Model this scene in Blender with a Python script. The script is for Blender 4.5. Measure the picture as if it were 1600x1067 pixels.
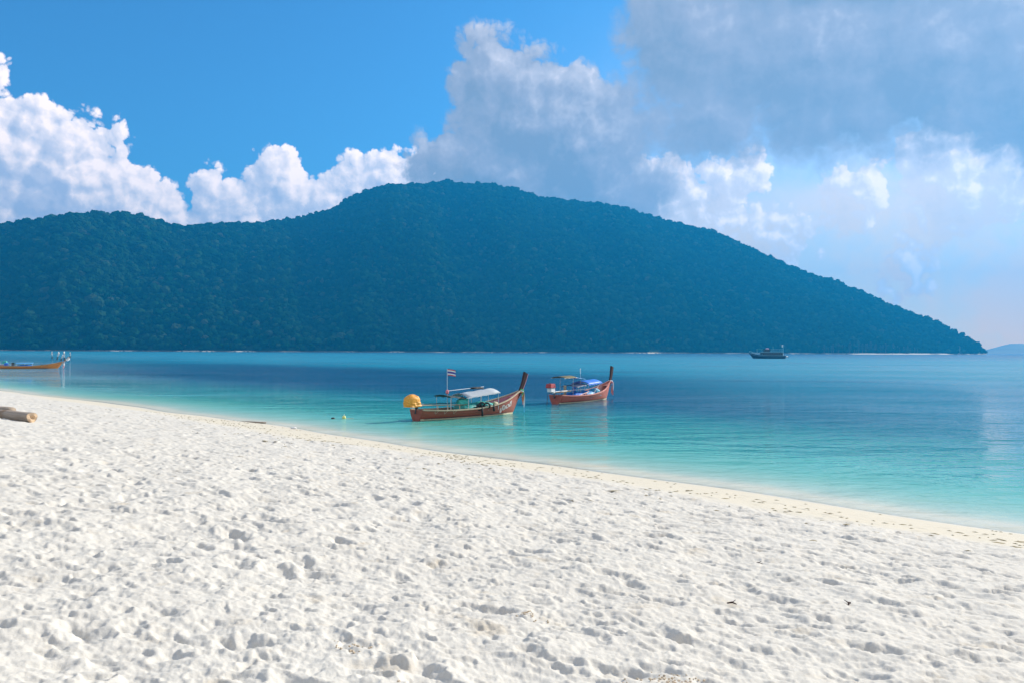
import bpy, bmesh, math, random
import numpy as np
from mathutils import Vector, Matrix, Euler

random.seed(7)
rng = np.random.default_rng(11)
D = bpy.data
for o in list(D.objects):
    D.objects.remove(o, do_unlink=True)
sc = bpy.context.scene
COL = sc.collection
R = math.radians

# ------------------------------------------------------------------ camera, sky, sun, exposure
CAM_H = 4.6
cam_d = D.cameras.new('camera')
cam_d.lens = 28.0
cam_d.sensor_width = 36.0
cam_d.clip_start = 0.1
cam_d.clip_end = 60000
cam = D.objects.new('camera', cam_d)
COL.objects.link(cam)
cam.location = (0, 0, CAM_H)
cam.rotation_euler = (Matrix.Rotation(R(90 + 0.645), 4, 'X') @ Matrix.Rotation(R(0.25), 4, 'Z')).to_euler()
sc.camera = cam

SUN_AZ, SUN_EL = 54.0, 29.0            # degrees, clockwise from the view direction (+Y) / above the horizon
sun_d = D.lights.new('sun', 'SUN')
sun_d.energy = 4.6
sun_d.angle = R(0.55)
sun_d.color = (1.0, 0.93, 0.82)
sun = D.objects.new('sun', sun_d)
COL.objects.link(sun)
sv = Vector((math.sin(R(SUN_AZ)) * math.cos(R(SUN_EL)), math.cos(R(SUN_AZ)) * math.cos(R(SUN_EL)), math.sin(R(SUN_EL))))
sun.rotation_euler = sv.to_track_quat('Z', 'Y').to_euler()

sc.view_settings.view_transform = 'Standard'
sc.view_settings.look = 'None'
sc.view_settings.gamma = 1.0
sc.view_settings.use_curve_mapping = False
sc.view_settings.exposure = 0.62
sc.render.engine = 'CYCLES'
sc.cycles.max_bounces = 6
sc.cycles.diffuse_bounces = 3
sc.cycles.glossy_bounces = 3
sc.cycles.transmission_bounces = 3
sc.cycles.transparent_max_bounces = 12
sc.cycles.volume_bounces = 0
sc.cycles.use_denoising = True


class NT:
    """small helper for writing node trees"""
    def __init__(s, nt):
        s.nt = nt

    def n(s, typ, ins=None, **props):
        nd = s.nt.nodes.new(typ)
        for k, v in props.items():
            setattr(nd, k, v)
        for k, v in (ins or {}).items():
            if isinstance(v, bpy.types.NodeSocket):
                s.nt.links.new(v, nd.inputs[k])
            else:
                nd.inputs[k].default_value = v
        return nd

    def m(s, op, a, b=None, c=None, clamp=False):
        ins = {0: a}
        if b is not None:
            ins[1] = b
        if c is not None:
            ins[2] = c
        return s.n('ShaderNodeMath', ins, operation=op, use_clamp=clamp).outputs[0]

    def v(s, op, a, b=None, c=None, out=0):
        ins = {0: a}
        if b is not None:
            ins[1] = b
        if c is not None:
            ins[2] = c
        return s.n('ShaderNodeVectorMath', ins, operation=op).outputs[out]

    def mix(s, f, a, b, mode='MIX'):
        nd = s.n('ShaderNodeMix', None, data_type='RGBA', blend_type=mode)
        for k, v in ((0, f), (6, a), (7, b)):
            if isinstance(v, bpy.types.NodeSocket):
                s.nt.links.new(v, nd.inputs[k])
            else:
                nd.inputs[k].default_value = v if k == 0 else (tuple(v) + (1,))[:4]
        return nd.outputs[2]

    def step(s, x, a, b, o0=0.0, o1=1.0, smooth=True):
        return s.n('ShaderNodeMapRange', {0: x, 1: a, 2: b, 3: o0, 4: o1},
                   interpolation_type='SMOOTHSTEP' if smooth else 'LINEAR').outputs[0]

    def noise(s, vec, scale, detail=3, rough=0.5, out=0, **kw):
        return s.n('ShaderNodeTexNoise', {'Vector': vec, 'Scale': scale, 'Detail': detail, 'Roughness': rough}, **kw).outputs[out]

    def ramp(s, x, stops, interp='LINEAR'):
        nd = s.n('ShaderNodeValToRGB', {0: x})
        cr = nd.color_ramp
        cr.interpolation = interp
        while len(cr.elements) < len(stops):
            cr.elements.new(0.5)
        for e, (p, c) in zip(cr.elements, stops):
            e.position = p
            e.color = (tuple(c) + (1,))[:4]
        return nd.outputs[0]


# ------------------------------------------------------------------ the sky (world)
world = D.worlds.new('World')
sc.world = world
world.use_nodes = True
world.node_tree.nodes.clear()
W = NT(world.node_tree)

# cumulus banks, as (azimuth, elevation, half width, half height) in degrees
WHITE = [(-35.2, 11.6, 4.6, 5.0), (-32.4, 11.8, 3.4, 3.7), (-29.0, 10.2, 4.0, 4.2), (-26.2, 9.0, 3.1, 3.1),
         (-24.2, 7.6, 2.9, 2.7), (-33.1, 5.5, 1.94, 2.32), (-16.3, 11.4, 2.12, 2.12), (-20.3, 9.9, 2.03, 1.73),
         (-14.4, 10.0, 3.24, 2.01), (-18.0, 8.9, 3.75, 2.19), (-9.1, 11.9, 2.92, 1.64), (-6.1, 12.6, 2.19, 1.37),
         (-11.4, 11.0, 1.77, 1.35), (-39, 12, 4.5, 5), (-46, 10, 6, 5), (-33.6, 14.6, 2.0, 2.0),
         (10.5, 12.0, 1.78, 1.54), (11.8, 10.4, 2.21, 1.89), (15.5, 11.6, 2.05, 1.86), (17.6, 7.5, 2.76, 1.49),
         (14.4, 8.7, 2.38, 1.43), (19.5, 7.1, 1.06, 1.22), (23.5, 10.4, 1.74, 2.2), (28.3, 12.6, 2.14, 2.03),
         (29.0, 10.0, 2.64, 2.82), (31.8, 10.3, 2.0, 1.96), (26.3, 5.4, 1.11, 1.49),
         (37, 11, 4, 3), (44, 9, 5, 4)]
GREY = [(-1.6, 19.0, 2.53, 2.85), (1.8, 16.0, 5.52, 4.37), (5.1, 14.5, 4.57, 4.82), (-0.9, 12.6, 5.99, 3.45),
        (6.9, 11.2, 4.99, 2.29), (13.1, 21.7, 5.24, 5.38), (14.4, 16.4, 6.05, 3.12), (21.1, 19.4, 9.22, 5.59),
        (28.7, 18.7, 8.16, 6.06), (23.5, 15.3, 8.91, 2.53), (34.3, 16.0, 6.28, 4.94), (24, 27, 16, 7), (42, 20, 8, 7)]


def cloud_group(name, blobs, soft, warp, puff_amp, scales):
    g = D.node_groups.new(name, 'ShaderNodeTree')
    g.interface.new_socket('P', in_out='INPUT', socket_type='NodeSocketVector')
    g.interface.new_socket('D', in_out='OUTPUT', socket_type='NodeSocketFloat')
    N = NT(g)
    gi = N.n('NodeGroupInput')
    go = N.n('NodeGroupOutput')
    p = gi.outputs[0]
    wn = N.n('ShaderNodeTexNoise', {'Vector': p, 'Scale': 0.42, 'Detail': 4.0, 'Roughness': 0.55}, noise_dimensions='2D')
    wv = N.v('SUBTRACT', wn.outputs['Color'], (0.5, 0.5, 0.5))
    pw = N.v('MULTIPLY_ADD', wv, (warp, warp, 0), p)
    e = None
    for (u, v, a, b) in blobs:
        l = N.v('LENGTH', N.v('MULTIPLY_ADD', pw, (1 / a, 1 / b, 0), (-u / a, -v / b, 0)), out=1)
        l = N.m('MULTIPLY_ADD', l, min(a, b), -min(a, b))
        e = l if e is None else N.m('SMOOTH_MIN', e, l, soft)
    tot = None
    for sc_, am in scales:
        vo = N.n('ShaderNodeTexVoronoi', {'Vector': pw, 'Scale': sc_}, voronoi_dimensions='2D', feature='F1')
        d = vo.outputs['Distance']
        q = N.m('MULTIPLY_ADD', N.m('MULTIPLY', d, d), -am * 1.6, am * 0.55)
        tot = q if tot is None else N.m('ADD', tot, q)
    dd = N.m('MULTIPLY', e, -1.0)
    dd = N.m('MULTIPLY_ADD', tot, puff_amp, dd)
    g.links.new(dd, go.inputs[0])
    return g


gW = cloud_group('cloud_white', WHITE, 0.5, 0.8, 1.0, [(0.40, 1.1), (0.85, 0.75), (1.8, 0.40), (4.0, 0.17), (8.5, 0.07)])
gG = cloud_group('cloud_grey', GREY, 0.9, 1.5, 1.0, [(0.35, 1.0), (0.9, 0.5), (2.0, 0.28), (4.4, 0.12)])

tc = W.n('ShaderNodeTexCoord').outputs['Generated']
sx = W.n('ShaderNodeSeparateXYZ', {0: tc})
az = W.m('MULTIPLY', W.m('ARCTAN2', sx.outputs[0], sx.outputs[1]), 180 / math.pi)
el = W.m('MULTIPLY', W.m('ARCSINE', sx.outputs[2]), 180 / math.pi)
P = W.n('ShaderNodeCombineXYZ', {0: az, 1: el}).outputs[0]


def grp(g, vec):
    nd = W.n('ShaderNodeGroup')
    nd.node_tree = g
    W.nt.links.new(vec, nd.inputs[0])
    return nd.outputs[0]


sky = W.n('ShaderNodeTexSky', None, sky_type='NISHITA', sun_disc=False, sun_elevation=R(SUN_EL), sun_rotation=R(SUN_AZ),
          altitude=0.0, air_density=1.0, dust_density=0.6, ozone_density=2.2).outputs[0]
sky = W.mix(1.0, sky, (0.36, 0.85, 1.17), 'MULTIPLY')

# thin white veil, thicker low on the right where the air is moist
fb = W.noise(P, 0.16, 5, 0.6, noise_dimensions='2D')
veil_r = W.m('MULTIPLY', W.step(az, -6, 26), W.step(el, 26, 5))
veil_n = W.step(fb, 0.30, 0.75)
veil = W.m('MULTIPLY', veil_r, W.m('MULTIPLY_ADD', veil_n, 0.45, 0.70), clamp=True)
SK = 10.0
VEIL = W.ramp(W.step(el, 1.0, 13.0, smooth=False), [(0.0, (1.55 * SK, 0.83 * SK, 0.22 * SK)), (0.5, (0.98 * SK, 0.75 * SK, 0.52 * SK)), (1.0, (0.74 * SK, 0.69 * SK, 0.72 * SK))])
colr = W.mix(W.m('MULTIPLY', veil, 0.92), sky, VEIL)

# white cumulus
SD = (0.48, 0.44, 0)
w0 = grp(gW, P)
w1 = grp(gW, W.v('ADD', P, SD))
# general cloud for the unseen rest of the sky, cover and tone set for neutral fill
gen = W.noise(P, 0.07, 5, 0.6, noise_dimensions='2D')
away = W.m('MAXIMUM', W.step(W.m('ABSOLUTE', az), 40, 60), W.step(el, 30, 45))
gen_d = W.m('MULTIPLY', W.step(gen, 0.37, 0.54), away)
lit = W.m('MULTIPLY_ADD', W.m('SUBTRACT', w0, w1), 0.46, 0.56)
lit = W.m('ADD', lit, W.m('MULTIPLY', w0, -0.045), clamp=True)
wcol = W.ramp(lit, [(0.0, (0.40 * SK, 0.47 * SK, 0.62 * SK)), (0.42, (0.58 * SK, 0.60 * SK, 0.70 * SK)),
                    (0.72, (0.84 * SK, 0.78 * SK, 0.80 * SK)), (1.0, (1.12 * SK, 0.96 * SK, 0.90 * SK))])
# ramps clamp nothing above one in 4.5, so the values go straight through
wa = W.step(w0, 0.0, 0.40)
# farther to the right the cumulus drown in the veil
wcol = W.mix(W.m('MULTIPLY', veil, W.step(lit, 0.8, 0.3, 0.1, 0.85)), wcol, VEIL)
wa = W.m('MULTIPLY', wa, W.step(veil, 0.2, 1.1, 1.0, 0.92))
colr = W.mix(wa, colr, wcol)

# shaded grey-blue cloud in front of the sun side
g0 = grp(gG, P)
g1 = grp(gG, W.v('ADD', P, (0.7, 0.8, 0)))
right = W.step(az, 4, 12)
ga = W.step(W.m('DIVIDE', g0, W.step(az, 4, 12, 0.45, 1.5)), -0.7, 1.0)
gl = W.m('MULTIPLY_ADD', W.m('SUBTRACT', g0, g1), W.step(az, 4, 12, 0.25, 0.15), 0.20)
edge = W.step(g0, 2.6, 0.1)
gl = W.m('ADD', gl, W.m('MULTIPLY', edge, 0.13))
gl = W.m('ADD', gl, W.m('MULTIPLY_ADD', W.noise(P, 0.22, 4, 0.55, noise_dimensions='2D'), 0.22, -0.11), clamp=True)
gcol = W.ramp(gl, [(0.0, (0.20 * SK, 0.255 * SK, 0.34 * SK)), (0.35, (0.29 * SK, 0.325 * SK, 0.41 * SK)),
                   (0.7, (0.50 * SK, 0.50 * SK, 0.56 * SK)), (1.0, (0.95 * SK, 0.86 * SK, 0.84 * SK))])
colr = W.mix(W.m('MULTIPLY', ga, 0.97), colr, gcol)
colr = W.mix(W.m('MULTIPLY', gen_d, 0.9), colr, (0.66 * SK, 0.64 * SK, 0.64 * SK))

bg = W.n('ShaderNodeBackground', {'Color': colr, 'Strength': 0.1})
wo = W.n('ShaderNodeOutputWorld', {'Surface': bg.outputs[0]})
world.cycles.sampling_method = 'MANUAL'
world.cycles.sample_map_resolution = 512


# ------------------------------------------------------------------ numpy noise
def _hash(ix, iy, seed):
    h = (ix.astype(np.int64) * 374761393 + iy.astype(np.int64) * 668265263 + seed * 974634533) & 0xFFFFFFFF
    h = ((h ^ (h >> 13)) * 1274126177) & 0xFFFFFFFF
    h = (h ^ (h >> 16)) & 0xFFFFFFFF
    h = (h * 2246822519) & 0xFFFFFFFF
    return (h ^ (h >> 15)) & 0xFFFFFFFF


def rnd(ix, iy, seed):
    return _hash(ix, iy, seed).astype(np.float64) / 4294967296.0


def pnoise(x, y, seed=0):
    xi, yi = np.floor(x), np.floor(y)
    fx, fy = x - xi, y - yi
    u, v = fx * fx * fx * (fx * (fx * 6 - 15) + 10), fy * fy * fy * (fy * (fy * 6 - 15) + 10)

    def g(dx, dy):
        a = rnd(xi + dx, yi + dy, seed) * 2 * np.pi
        return np.cos(a) * (fx - dx) + np.sin(a) * (fy - dy)
    a, b, c, d = g(0, 0), g(1, 0), g(0, 1), g(1, 1)
    return ((a + (b - a) * u) * (1 - v) + (c + (d - c) * u) * v) * 1.5


def fbm(x, y, seed=0, octv=4, gain=0.5):
    s, a = 0, 1.0
    for i in range(octv):
        s = s + a * pnoise(x, y, seed + 17 * i)
        x, y, a = x * 2.03 + 3.1, y * 2.03 - 1.7, a * gain
    return s


def sstep(x, a, b):
    t = np.clip((x - a) / (b - a), 0, 1)
    return t * t * (3 - 2 * t)


# ------------------------------------------------------------------ object helpers
def mesh_np(name, verts, faces, mat=None, smooth=True, parent=None):
    """verts (n,3), faces (m,k) with k fixed"""
    me = D.meshes.new(name)
    verts = np.asarray(verts, dtype=np.float32)
    faces = np.asarray(faces, dtype=np.int32)
    k = faces.shape[1]
    me.vertices.add(len(verts))
    me.vertices.foreach_set('co', verts.ravel())
    me.loops.add(faces.size)
    me.loops.foreach_set('vertex_index', faces.ravel())
    me.polygons.add(len(faces))
    me.polygons.foreach_set('loop_start', np.arange(0, faces.size, k, dtype=np.int32))
    me.polygons.foreach_set('use_smooth', np.full(len(faces), smooth, dtype=bool))
    me.update(calc_edges=True)
    if mat:
        me.materials.append(mat)
    o = D.objects.new(name, me)
    COL.objects.link(o)
    if parent:
        o.parent = parent
    return o


def grid_faces(nr, nc, wrap=False):
    i = np.arange(nr - 1)[:, None]
    j = np.arange(nc if wrap else nc - 1)[None, :]
    j2 = (j + 1) % nc
    a = i * nc + j
    b = i * nc + j2
    return np.stack([a, b, b + nc, a + nc], -1).reshape(-1, 4)


def tag(o, label=None, cat=None, group=None, kind=None):
    if label:
        o['label'] = label
    if cat:
        o['category'] = cat
    if group:
        o['group'] = group
    if kind:
        o['kind'] = kind
    return o


def empty(name, loc, rz=0.0, sc_=1.0):
    o = D.objects.new(name, None)
    COL.objects.link(o)
    o.location = loc
    o.rotation_euler = (0, 0, rz)
    o.scale = (sc_, sc_, sc_)
    o.empty_display_size = 0.3
    return o


class MB:
    """collects shapes and links them as one mesh object"""
    def __init__(s):
        s.v, s.f = [], []

    def add(s, vs, fs):
        b = len(s.v)
        s.v += [tuple(map(float, p)) for p in vs]
        s.f += [tuple(b + i for i in f) for f in fs]
        return s

    def box(s, c, d, rz=0.0, ry=0.0, taper=1.0):
        M = Matrix.Rotation(rz, 3, 'Z') @ Matrix.Rotation(ry, 3, 'Y')
        vs = []
        for z in (-1, 1):
            k = taper if z > 0 else 1.0
            for x, y in ((-1, -1), (1, -1), (1, 1), (-1, 1)):
                vs.append(Vector(c) + M @ Vector((x * d[0] / 2 * k, y * d[1] / 2 * k, z * d[2] / 2)))
        return s.add(vs, [(3, 2, 1, 0), (4, 5, 6, 7), (0, 1, 5, 4), (1, 2, 6, 5), (2, 3, 7, 6), (3, 0, 4, 7)])

    def tube(s, pts, r, n=6, cap=True):
        pts = [Vector(p) for p in pts]
        rr = r if isinstance(r, (list, tuple)) else [r] * len(pts)
        vs, fs = [], []
        for i, p in enumerate(pts):
            t = (pts[min(i + 1, len(pts) - 1)] - pts[max(i - 1, 0)]).normalized()
            up = Vector((0, 0, 1)) if abs(t.z) < 0.9 else Vector((1, 0, 0))
            a = t.cross(up).normalized()
            b = a.cross(t)
            for k in range(n):
                q = 2 * math.pi * k / n
                vs.append(p + (a * math.cos(q) + b * math.sin(q)) * rr[i])
        for i in range(len(pts) - 1):
            for k in range(n):
                k2 = (k + 1) % n
                fs.append((i * n + k, i * n + k2, (i + 1) * n + k2, (i + 1) * n + k))
        if cap:
            fs.append(tuple(range(n - 1, -1, -1)))
            fs.append(tuple((len(pts) - 1) * n + k for k in range(n)))
        return s.add(vs, fs)

    def torus(s, c, axis, R1, r, n=14, m=6):
        q = Vector(axis).normalized().to_track_quat('Z', 'Y')
        vs, fs = [], []
        for i in range(n):
            a = 2 * math.pi * i / n
            for k in range(m):
                b = 2 * math.pi * k / m
                p = Vector(((R1 + r * math.cos(b)) * math.cos(a), (R1 + r * math.cos(b)) * math.sin(a), r * math.sin(b)))
                vs.append(Vector(c) + q @ p)
        for i in range(n):
            for k in range(m):
                fs.append((i * m + k, ((i + 1) % n) * m + k, ((i + 1) % n) * m + (k + 1) % m, i * m + (k + 1) % m))
        return s.add(vs, fs)

    def sheet(s, grid, th=0.02):
        """grid[i][j] of points; given a thickness along z"""
        nr, nc = len(grid), len(grid[0])
        top = [Vector(p) for row in grid for p in row]
        vs = top + [p - Vector((0, 0, th)) for p in top]
        n = nr * nc
        fs = []
        for i in range(nr - 1):
            for j in range(nc - 1):
                a, b, c, d = i * nc + j, i * nc + j + 1, (i + 1) * nc + j + 1, (i + 1) * nc + j
                fs.append((a, b, c, d))
                fs.append((n + d, n + c, n + b, n + a))
        loop = [(0, j) for j in range(nc)] + [(i, nc - 1) for i in range(1, nr)] + \
               [(nr - 1, j) for j in range(nc - 2, -1, -1)] + [(i, 0) for i in range(nr - 2, 0, -1)]
        for q in range(len(loop)):
            a = loop[q][0] * nc + loop[q][1]
            b = loop[(q + 1) % len(loop)]
            b = b[0] * nc + b[1]
            fs.append((b, a, n + a, n + b))
        return s.add(vs, fs)

    def ball(s, c, r, n=10, m=7, jit=0.0, rnd_=random):
        vs, fs = [], []
        r = r if isinstance(r, (tuple, list)) else (r, r, r)
        for i in range(m + 1):
            th = math.pi * i / m
            for k in range(n):
                q = 2 * math.pi * k / n
                j = 1 + (rnd_.uniform(-jit, jit) if jit and 0 < i < m else 0)
                vs.append((c[0] + r[0] * math.sin(th) * math.cos(q) * j, c[1] + r[1] * math.sin(th) * math.sin(q) * j,
                           c[2] + r[2] * math.cos(th) * j))
        for i in range(m):
            for k in range(n):
                k2 = (k + 1) % n
                fs.append((i * n + k, (i + 1) * n + k, (i + 1) * n + k2, i * n + k2))
        return s.add(vs, fs)

    def build(s, name, mat, parent=None, smooth=False, bevel=0.0):
        me = D.meshes.new(name)
        me.from_pydata(s.v, [], s.f)
        bm = bmesh.new()
        bm.from_mesh(me)
        bmesh.ops.remove_doubles(bm, verts=bm.verts, dist=1e-5)
        if bevel > 0:
            bmesh.ops.bevel(bm, geom=[e for e in bm.edges if e.is_manifold and e.calc_face_angle(0) > 0.6],
                            offset=bevel, segments=2, affect='EDGES', clamp_overlap=True)
        bmesh.ops.recalc_face_normals(bm, faces=bm.faces)
        bm.to_mesh(me)
        bm.free()
        for p in me.polygons:
            p.use_smooth = smooth
        if mat:
            me.materials.append(mat)
        o = D.objects.new(name, me)
        COL.objects.link(o)
        if parent:
            o.parent = parent
        return o


MATS = {}


def new_mat(name):
    m = D.materials.new(name)
    m.use_nodes = True
    m.node_tree.nodes.clear()
    return m, NT(m.node_tree)


def paint(name, col, rough=0.55, var=0.35, scale=3.0, stretch=(1, 1, 1), dirt=None, bump=0.0):
    """painted / woven surface: colour broken by noise, optional worn patches"""
    if name in MATS:
        return MATS[name]
    m, N = new_mat(name)
    co = N.n('ShaderNodeTexCoord').outputs['Object']
    v = N.v('MULTIPLY', co, stretch)
    n1 = N.noise(v, scale, 5, 0.6)
    f = N.m('MULTIPLY_ADD', n1, 2 * var, 1 - var)
    c = N.mix(1.0, col, N.n('ShaderNodeCombineXYZ', {0: f, 1: f, 2: f}).outputs[0], 'MULTIPLY')
    if dirt:
        n2 = N.noise(v, scale * 2.7, 6, 0.65)
        c = N.mix(N.step(n2, 0.56, 0.68, 0, 0.8), c, dirt)
    b = N.n('ShaderNodeBsdfPrincipled', {'Base Color': c, 'Roughness': rough})
    if bump:
        bp = N.n('ShaderNodeBump', {'Height': n1, 'Strength': 0.6, 'Distance': bump})
        N.nt.links.new(bp.outputs[0], b.inputs['Normal'])
    N.n('ShaderNodeOutputMaterial', {'Surface': b.outputs[0]})
    MATS[name] = m
    return m


# ------------------------------------------------------------------ beach and sea bed (one sheet)
SH_T = np.array([-400, -75, -60, -45, -30, -16, -6, 0, 6, 40, 300.0])
SH_O = np.array([-14, -1.6, -1.0, 0.0, 0.3, 0.3, 0.2, 0.0, 0.2, 0.4, 10.0])


def shore_s(x, y):
    """distance inland from the water's edge (negative: out to sea)"""
    t = (x - y) / math.sqrt(2) + 24
    base = (33.3 - x - y) / math.sqrt(2)
    return base + np.interp(t, SH_T, SH_O) + 0.25 * np.sin(t * 0.23) + 0.12 * np.sin(t * 0.61 + 1)


S_K = np.array([-400, -60, -20, -6, 0, 4, 8.5, 12, 23.5, 60, 300.0])
Z_K = np.array([-9, -3.6, -1.5, -0.62, 0.0, 0.62, 1.36, 1.72, 2.95, 4.6, 9.0])


def beach_base(x, y):
    return np.interp(shore_s(x, y), S_K, Z_K)


def dents(x, y, cell, seed, depth, rad, asp, prob, warpx, warpy, ang0=None):
    """trampled sand: one hollow with a pushed-up rim in each jittered cell"""
    out = np.zeros_like(x)
    cx, cy = np.floor(x / cell), np.floor(y / cell)
    for dx in (-1, 0, 1):
        for dy in (-1, 0, 1):
            ix, iy = cx + dx, cy + dy
            px = (ix + rnd(ix, iy, seed)) * cell
            py = (iy + rnd(ix, iy, seed + 1)) * cell
            a = rnd(ix, iy, seed + 2) * np.pi
            if ang0 is not None:
                a = ang0 + (a - np.pi / 2) * 0.55
            k = 0.6 + 0.8 * rnd(ix, iy, seed + 3)
            on = rnd(ix, iy, seed + 4) < prob
            qx, qy = x - px + warpx, y - py + warpy
            c, s_ = np.cos(a), np.sin(a)
            u = (qx * c + qy * s_) / (rad * k * asp)
            v = (-qx * s_ + qy * c) / (rad * k)
            r = np.sqrt(u * u + v * v)
            bowl = -np.clip(1 - r * r, 0, 1) ** 1.25 * (1 + 0.35 * u)
            rim = 0.26 * np.exp(-((r - 1.25) / 0.32) ** 2)
            out += np.where(on, (bowl + rim) * depth * k, 0)
    return out


def sand_height(x, y):
    s = shore_s(x, y)
    z = np.interp(s, S_K, Z_K)
    d = np.hypot(x, y)
    dry = sstep(s, 6.4 + 1.2 * pnoise(x * 0.3, y * 0.3, 91), 9.0)
    face = sstep(s, 0.6, 3.0) * (1 - dry)
    near = 1 - 0.25 * sstep(d, 15, 60)
    wx = 0.05 * fbm(x * 5, y * 5, 5, 3) + 0.02 * pnoise(x * 17, y * 17, 8)
    wy = 0.05 * fbm(x * 5, y * 5, 55, 3) + 0.02 * pnoise(x * 17, y * 17, 58)
    h = 0.05 * fbm(x * 0.6, y * 0.6, 1, 3)
    h += 0.020 * fbm(x * 2.3, y * 2.3, 2, 3)
    h += dents(x, y, 0.50, 100, 0.033, 0.105, 2.3, 0.70, wx, wy, R(-32))
    h += dents(x, y, 0.26, 200, 0.016, 0.055, 2.1, 0.9, wx, wy, R(-25))
    h += dents(x, y, 0.15, 300, 0.008, 0.038, 1.3, 0.7, wx * 0.5, wy * 0.5)
    h += 0.009 * fbm(x * 9, y * 12, 3, 4, 0.65)
    hf = 0.012 * fbm(x * 1.3, y * 1.3, 12, 3) + dents(x, y, 0.75, 400, 0.030, 0.11, 1.7, 0.62, wx * 0.6, wy * 0.6, R(-45))
    hf += 0.003 * fbm(x * 9, y * 9, 33, 3)
    return z + near * (dry * h + face * hf)


ang = np.concatenate([np.linspace(-180, -46, 26)[:-1], np.linspace(-46, -36, 20)[:-1], np.linspace(-36, 36, 860),
                      np.linspace(36, 46, 20)[1:], np.linspace(46, 180, 26)[1:-1]])
rad = [0.6]
while rad[-1] < 420:
    r_ = rad[-1]
    rad.append(r_ * (1.05 if r_ < 2.5 else 1.0038 if r_ < 45 else 1.009 if r_ < 110 else 1.06))
rad = np.array(rad)
AA, RR = np.meshgrid(np.radians(ang), rad)
X, Y = RR * np.sin(AA), RR * np.cos(AA)
Z = sand_height(X, Y)
F = grid_faces(len(rad), len(ang), wrap=True)
S = shore_s(X, Y).ravel()
keep = S[F].max(1) > -45
F = F[keep]
used = np.unique(F)
remap = np.zeros(X.size, dtype=np.int64)
remap[used] = np.arange(len(used))
V = np.stack([X.ravel(), Y.ravel(), Z.ravel()], 1)[used]
F = remap[F][:, ::-1]

m_sand, N = new_mat('coral_sand')
pos = N.n('ShaderNodeNewGeometry').outputs['Position']
n_big = N.noise(pos, 0.35, 4, 0.6)
n_mid = N.noise(pos, 2.2, 5, 0.65)
n_fin = N.noise(pos, 60, 3, 0.7)
att = N.n('ShaderNodeAttribute', None, attribute_name='shore').outputs['Fac']
dryf = N.step(N.m('ADD', att, N.m('MULTIPLY_ADD', n_mid, 3.0, -1.5)), 6.0, 9.0)
wetf = N.step(N.m('ADD', att, N.m('MULTIPLY_ADD', n_big, 0.8, -0.4)), 0.9, 0.15)
wetf = N.m('MULTIPLY', wetf, N.step(att, -0.5, -0.1))
c_dry = N.mix(n_big, (0.545, 0.510, 0.450), (0.615, 0.583, 0.520))
c_dry = N.mix(N.step(n_mid, 0.56, 0.74, 0, 0.6), c_dry, (0.50, 0.425, 0.32))
c_damp = N.mix(n_mid, (0.545, 0.490, 0.385), (0.61, 0.555, 0.45))
c = N.mix(dryf, c_damp, c_dry)
c = N.mix(N.m('MULTIPLY', wetf, 0.45), c, (0.50, 0.46, 0.37))
gr = N.m('MULTIPLY_ADD', n_fin, 0.36, 0.82)
c = N.mix(1.0, c, N.n('ShaderNodeCombineXYZ', {0: gr, 1: gr, 2: gr}).outputs[0], 'MULTIPLY')
rgh = N.step(wetf, 0, 1, 0.95, 0.45)
bp = N.n('ShaderNodeBump', {'Height': N.noise(pos, 38, 4, 0.7), 'Strength': 0.5, 'Distance': 0.008})
b = N.n('ShaderNodeBsdfPrincipled', {'Base Color': c, 'Roughness': rgh, 'Normal': bp.outputs[0], 'Specular IOR Level': 0.25})
N.n('ShaderNodeOutputMaterial', {'Surface': b.outputs[0]})

beach = mesh_np('beach', V, F, m_sand, True)
at = beach.data.attributes.new('shore', 'FLOAT', 'POINT')
at.data.foreach_set('value', S[used].astype(np.float32))
tag(beach, 'white trampled coral sand beach sloping to the water', None, None, 'structure')

# ------------------------------------------------------------------ the sea
m_sea, N = new_mat('sea_water')
pos = N.n('ShaderNodeNewGeometry').outputs['Position']
sp = N.n('ShaderNodeSeparateXYZ', {0: pos})
px, py = sp.outputs[0], sp.outputs[1]
tt_ = N.m('MULTIPLY_ADD', N.m('SUBTRACT', px, py), 0.7071, 24.0)
curve = N.m('ADD', N.m('MULTIPLY', N.m('SINE', N.m('MULTIPLY', tt_, 0.23)), 0.25), N.m('MULTIPLY', N.m('SINE', N.m('MULTIPLY_ADD', tt_, 0.61, 1.0)), 0.12))
curve = N.m('ADD', curve, N.step(tt_, -75, -40, -1.6, 0.2))
off = N.m('SUBTRACT', N.m('MULTIPLY', N.m('ADD', N.m('ADD', px, py), -33.3), 0.7071), curve)       # metres out from the water's edge
n_l = N.noise(pos, 0.012, 4, 0.6)
n_m = N.noise(pos, 0.07, 4, 0.6)
offn = N.m('ADD', off, N.m('MULTIPLY', N.m('MULTIPLY_ADD', n_m, 2, -1), N.step(off, 4, 60, 0.6, 10)))
ln = N.m('LOGARITHM', N.m('MAXIMUM', offn, 1.0), 10)                        # 0 .. 4
depth_c = N.ramp(N.m('DIVIDE', ln, 4.0), [
    (0.00, (0.60, 0.60, 0.49)), (0.08, (0.36, 0.52, 0.45)), (0.18, (0.15, 0.45, 0.39)), (0.24, (0.065, 0.39, 0.33)), (0.30, (0.028, 0.31, 0.275)),
    (0.36, (0.012, 0.22, 0.27)), (0.46, (0.005, 0.19, 0.30)), (0.56, (0.005, 0.23, 0.34)), (0.65, (0.008, 0.24, 0.36)),
    (0.75, (0.008, 0.13, 0.25)), (1.0, (0.006, 0.09, 0.20))])
# toward the left the shallows lie over paler, bluer rubble
pale = N.m('MULTIPLY', N.step(px, -18, -75, 0.0, 0.75), N.m('MULTIPLY', N.step(off, 2, 8), N.step(off, 75, 25)))
depth_c = N.mix(pale, depth_c, (0.17, 0.36, 0.43))
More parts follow.
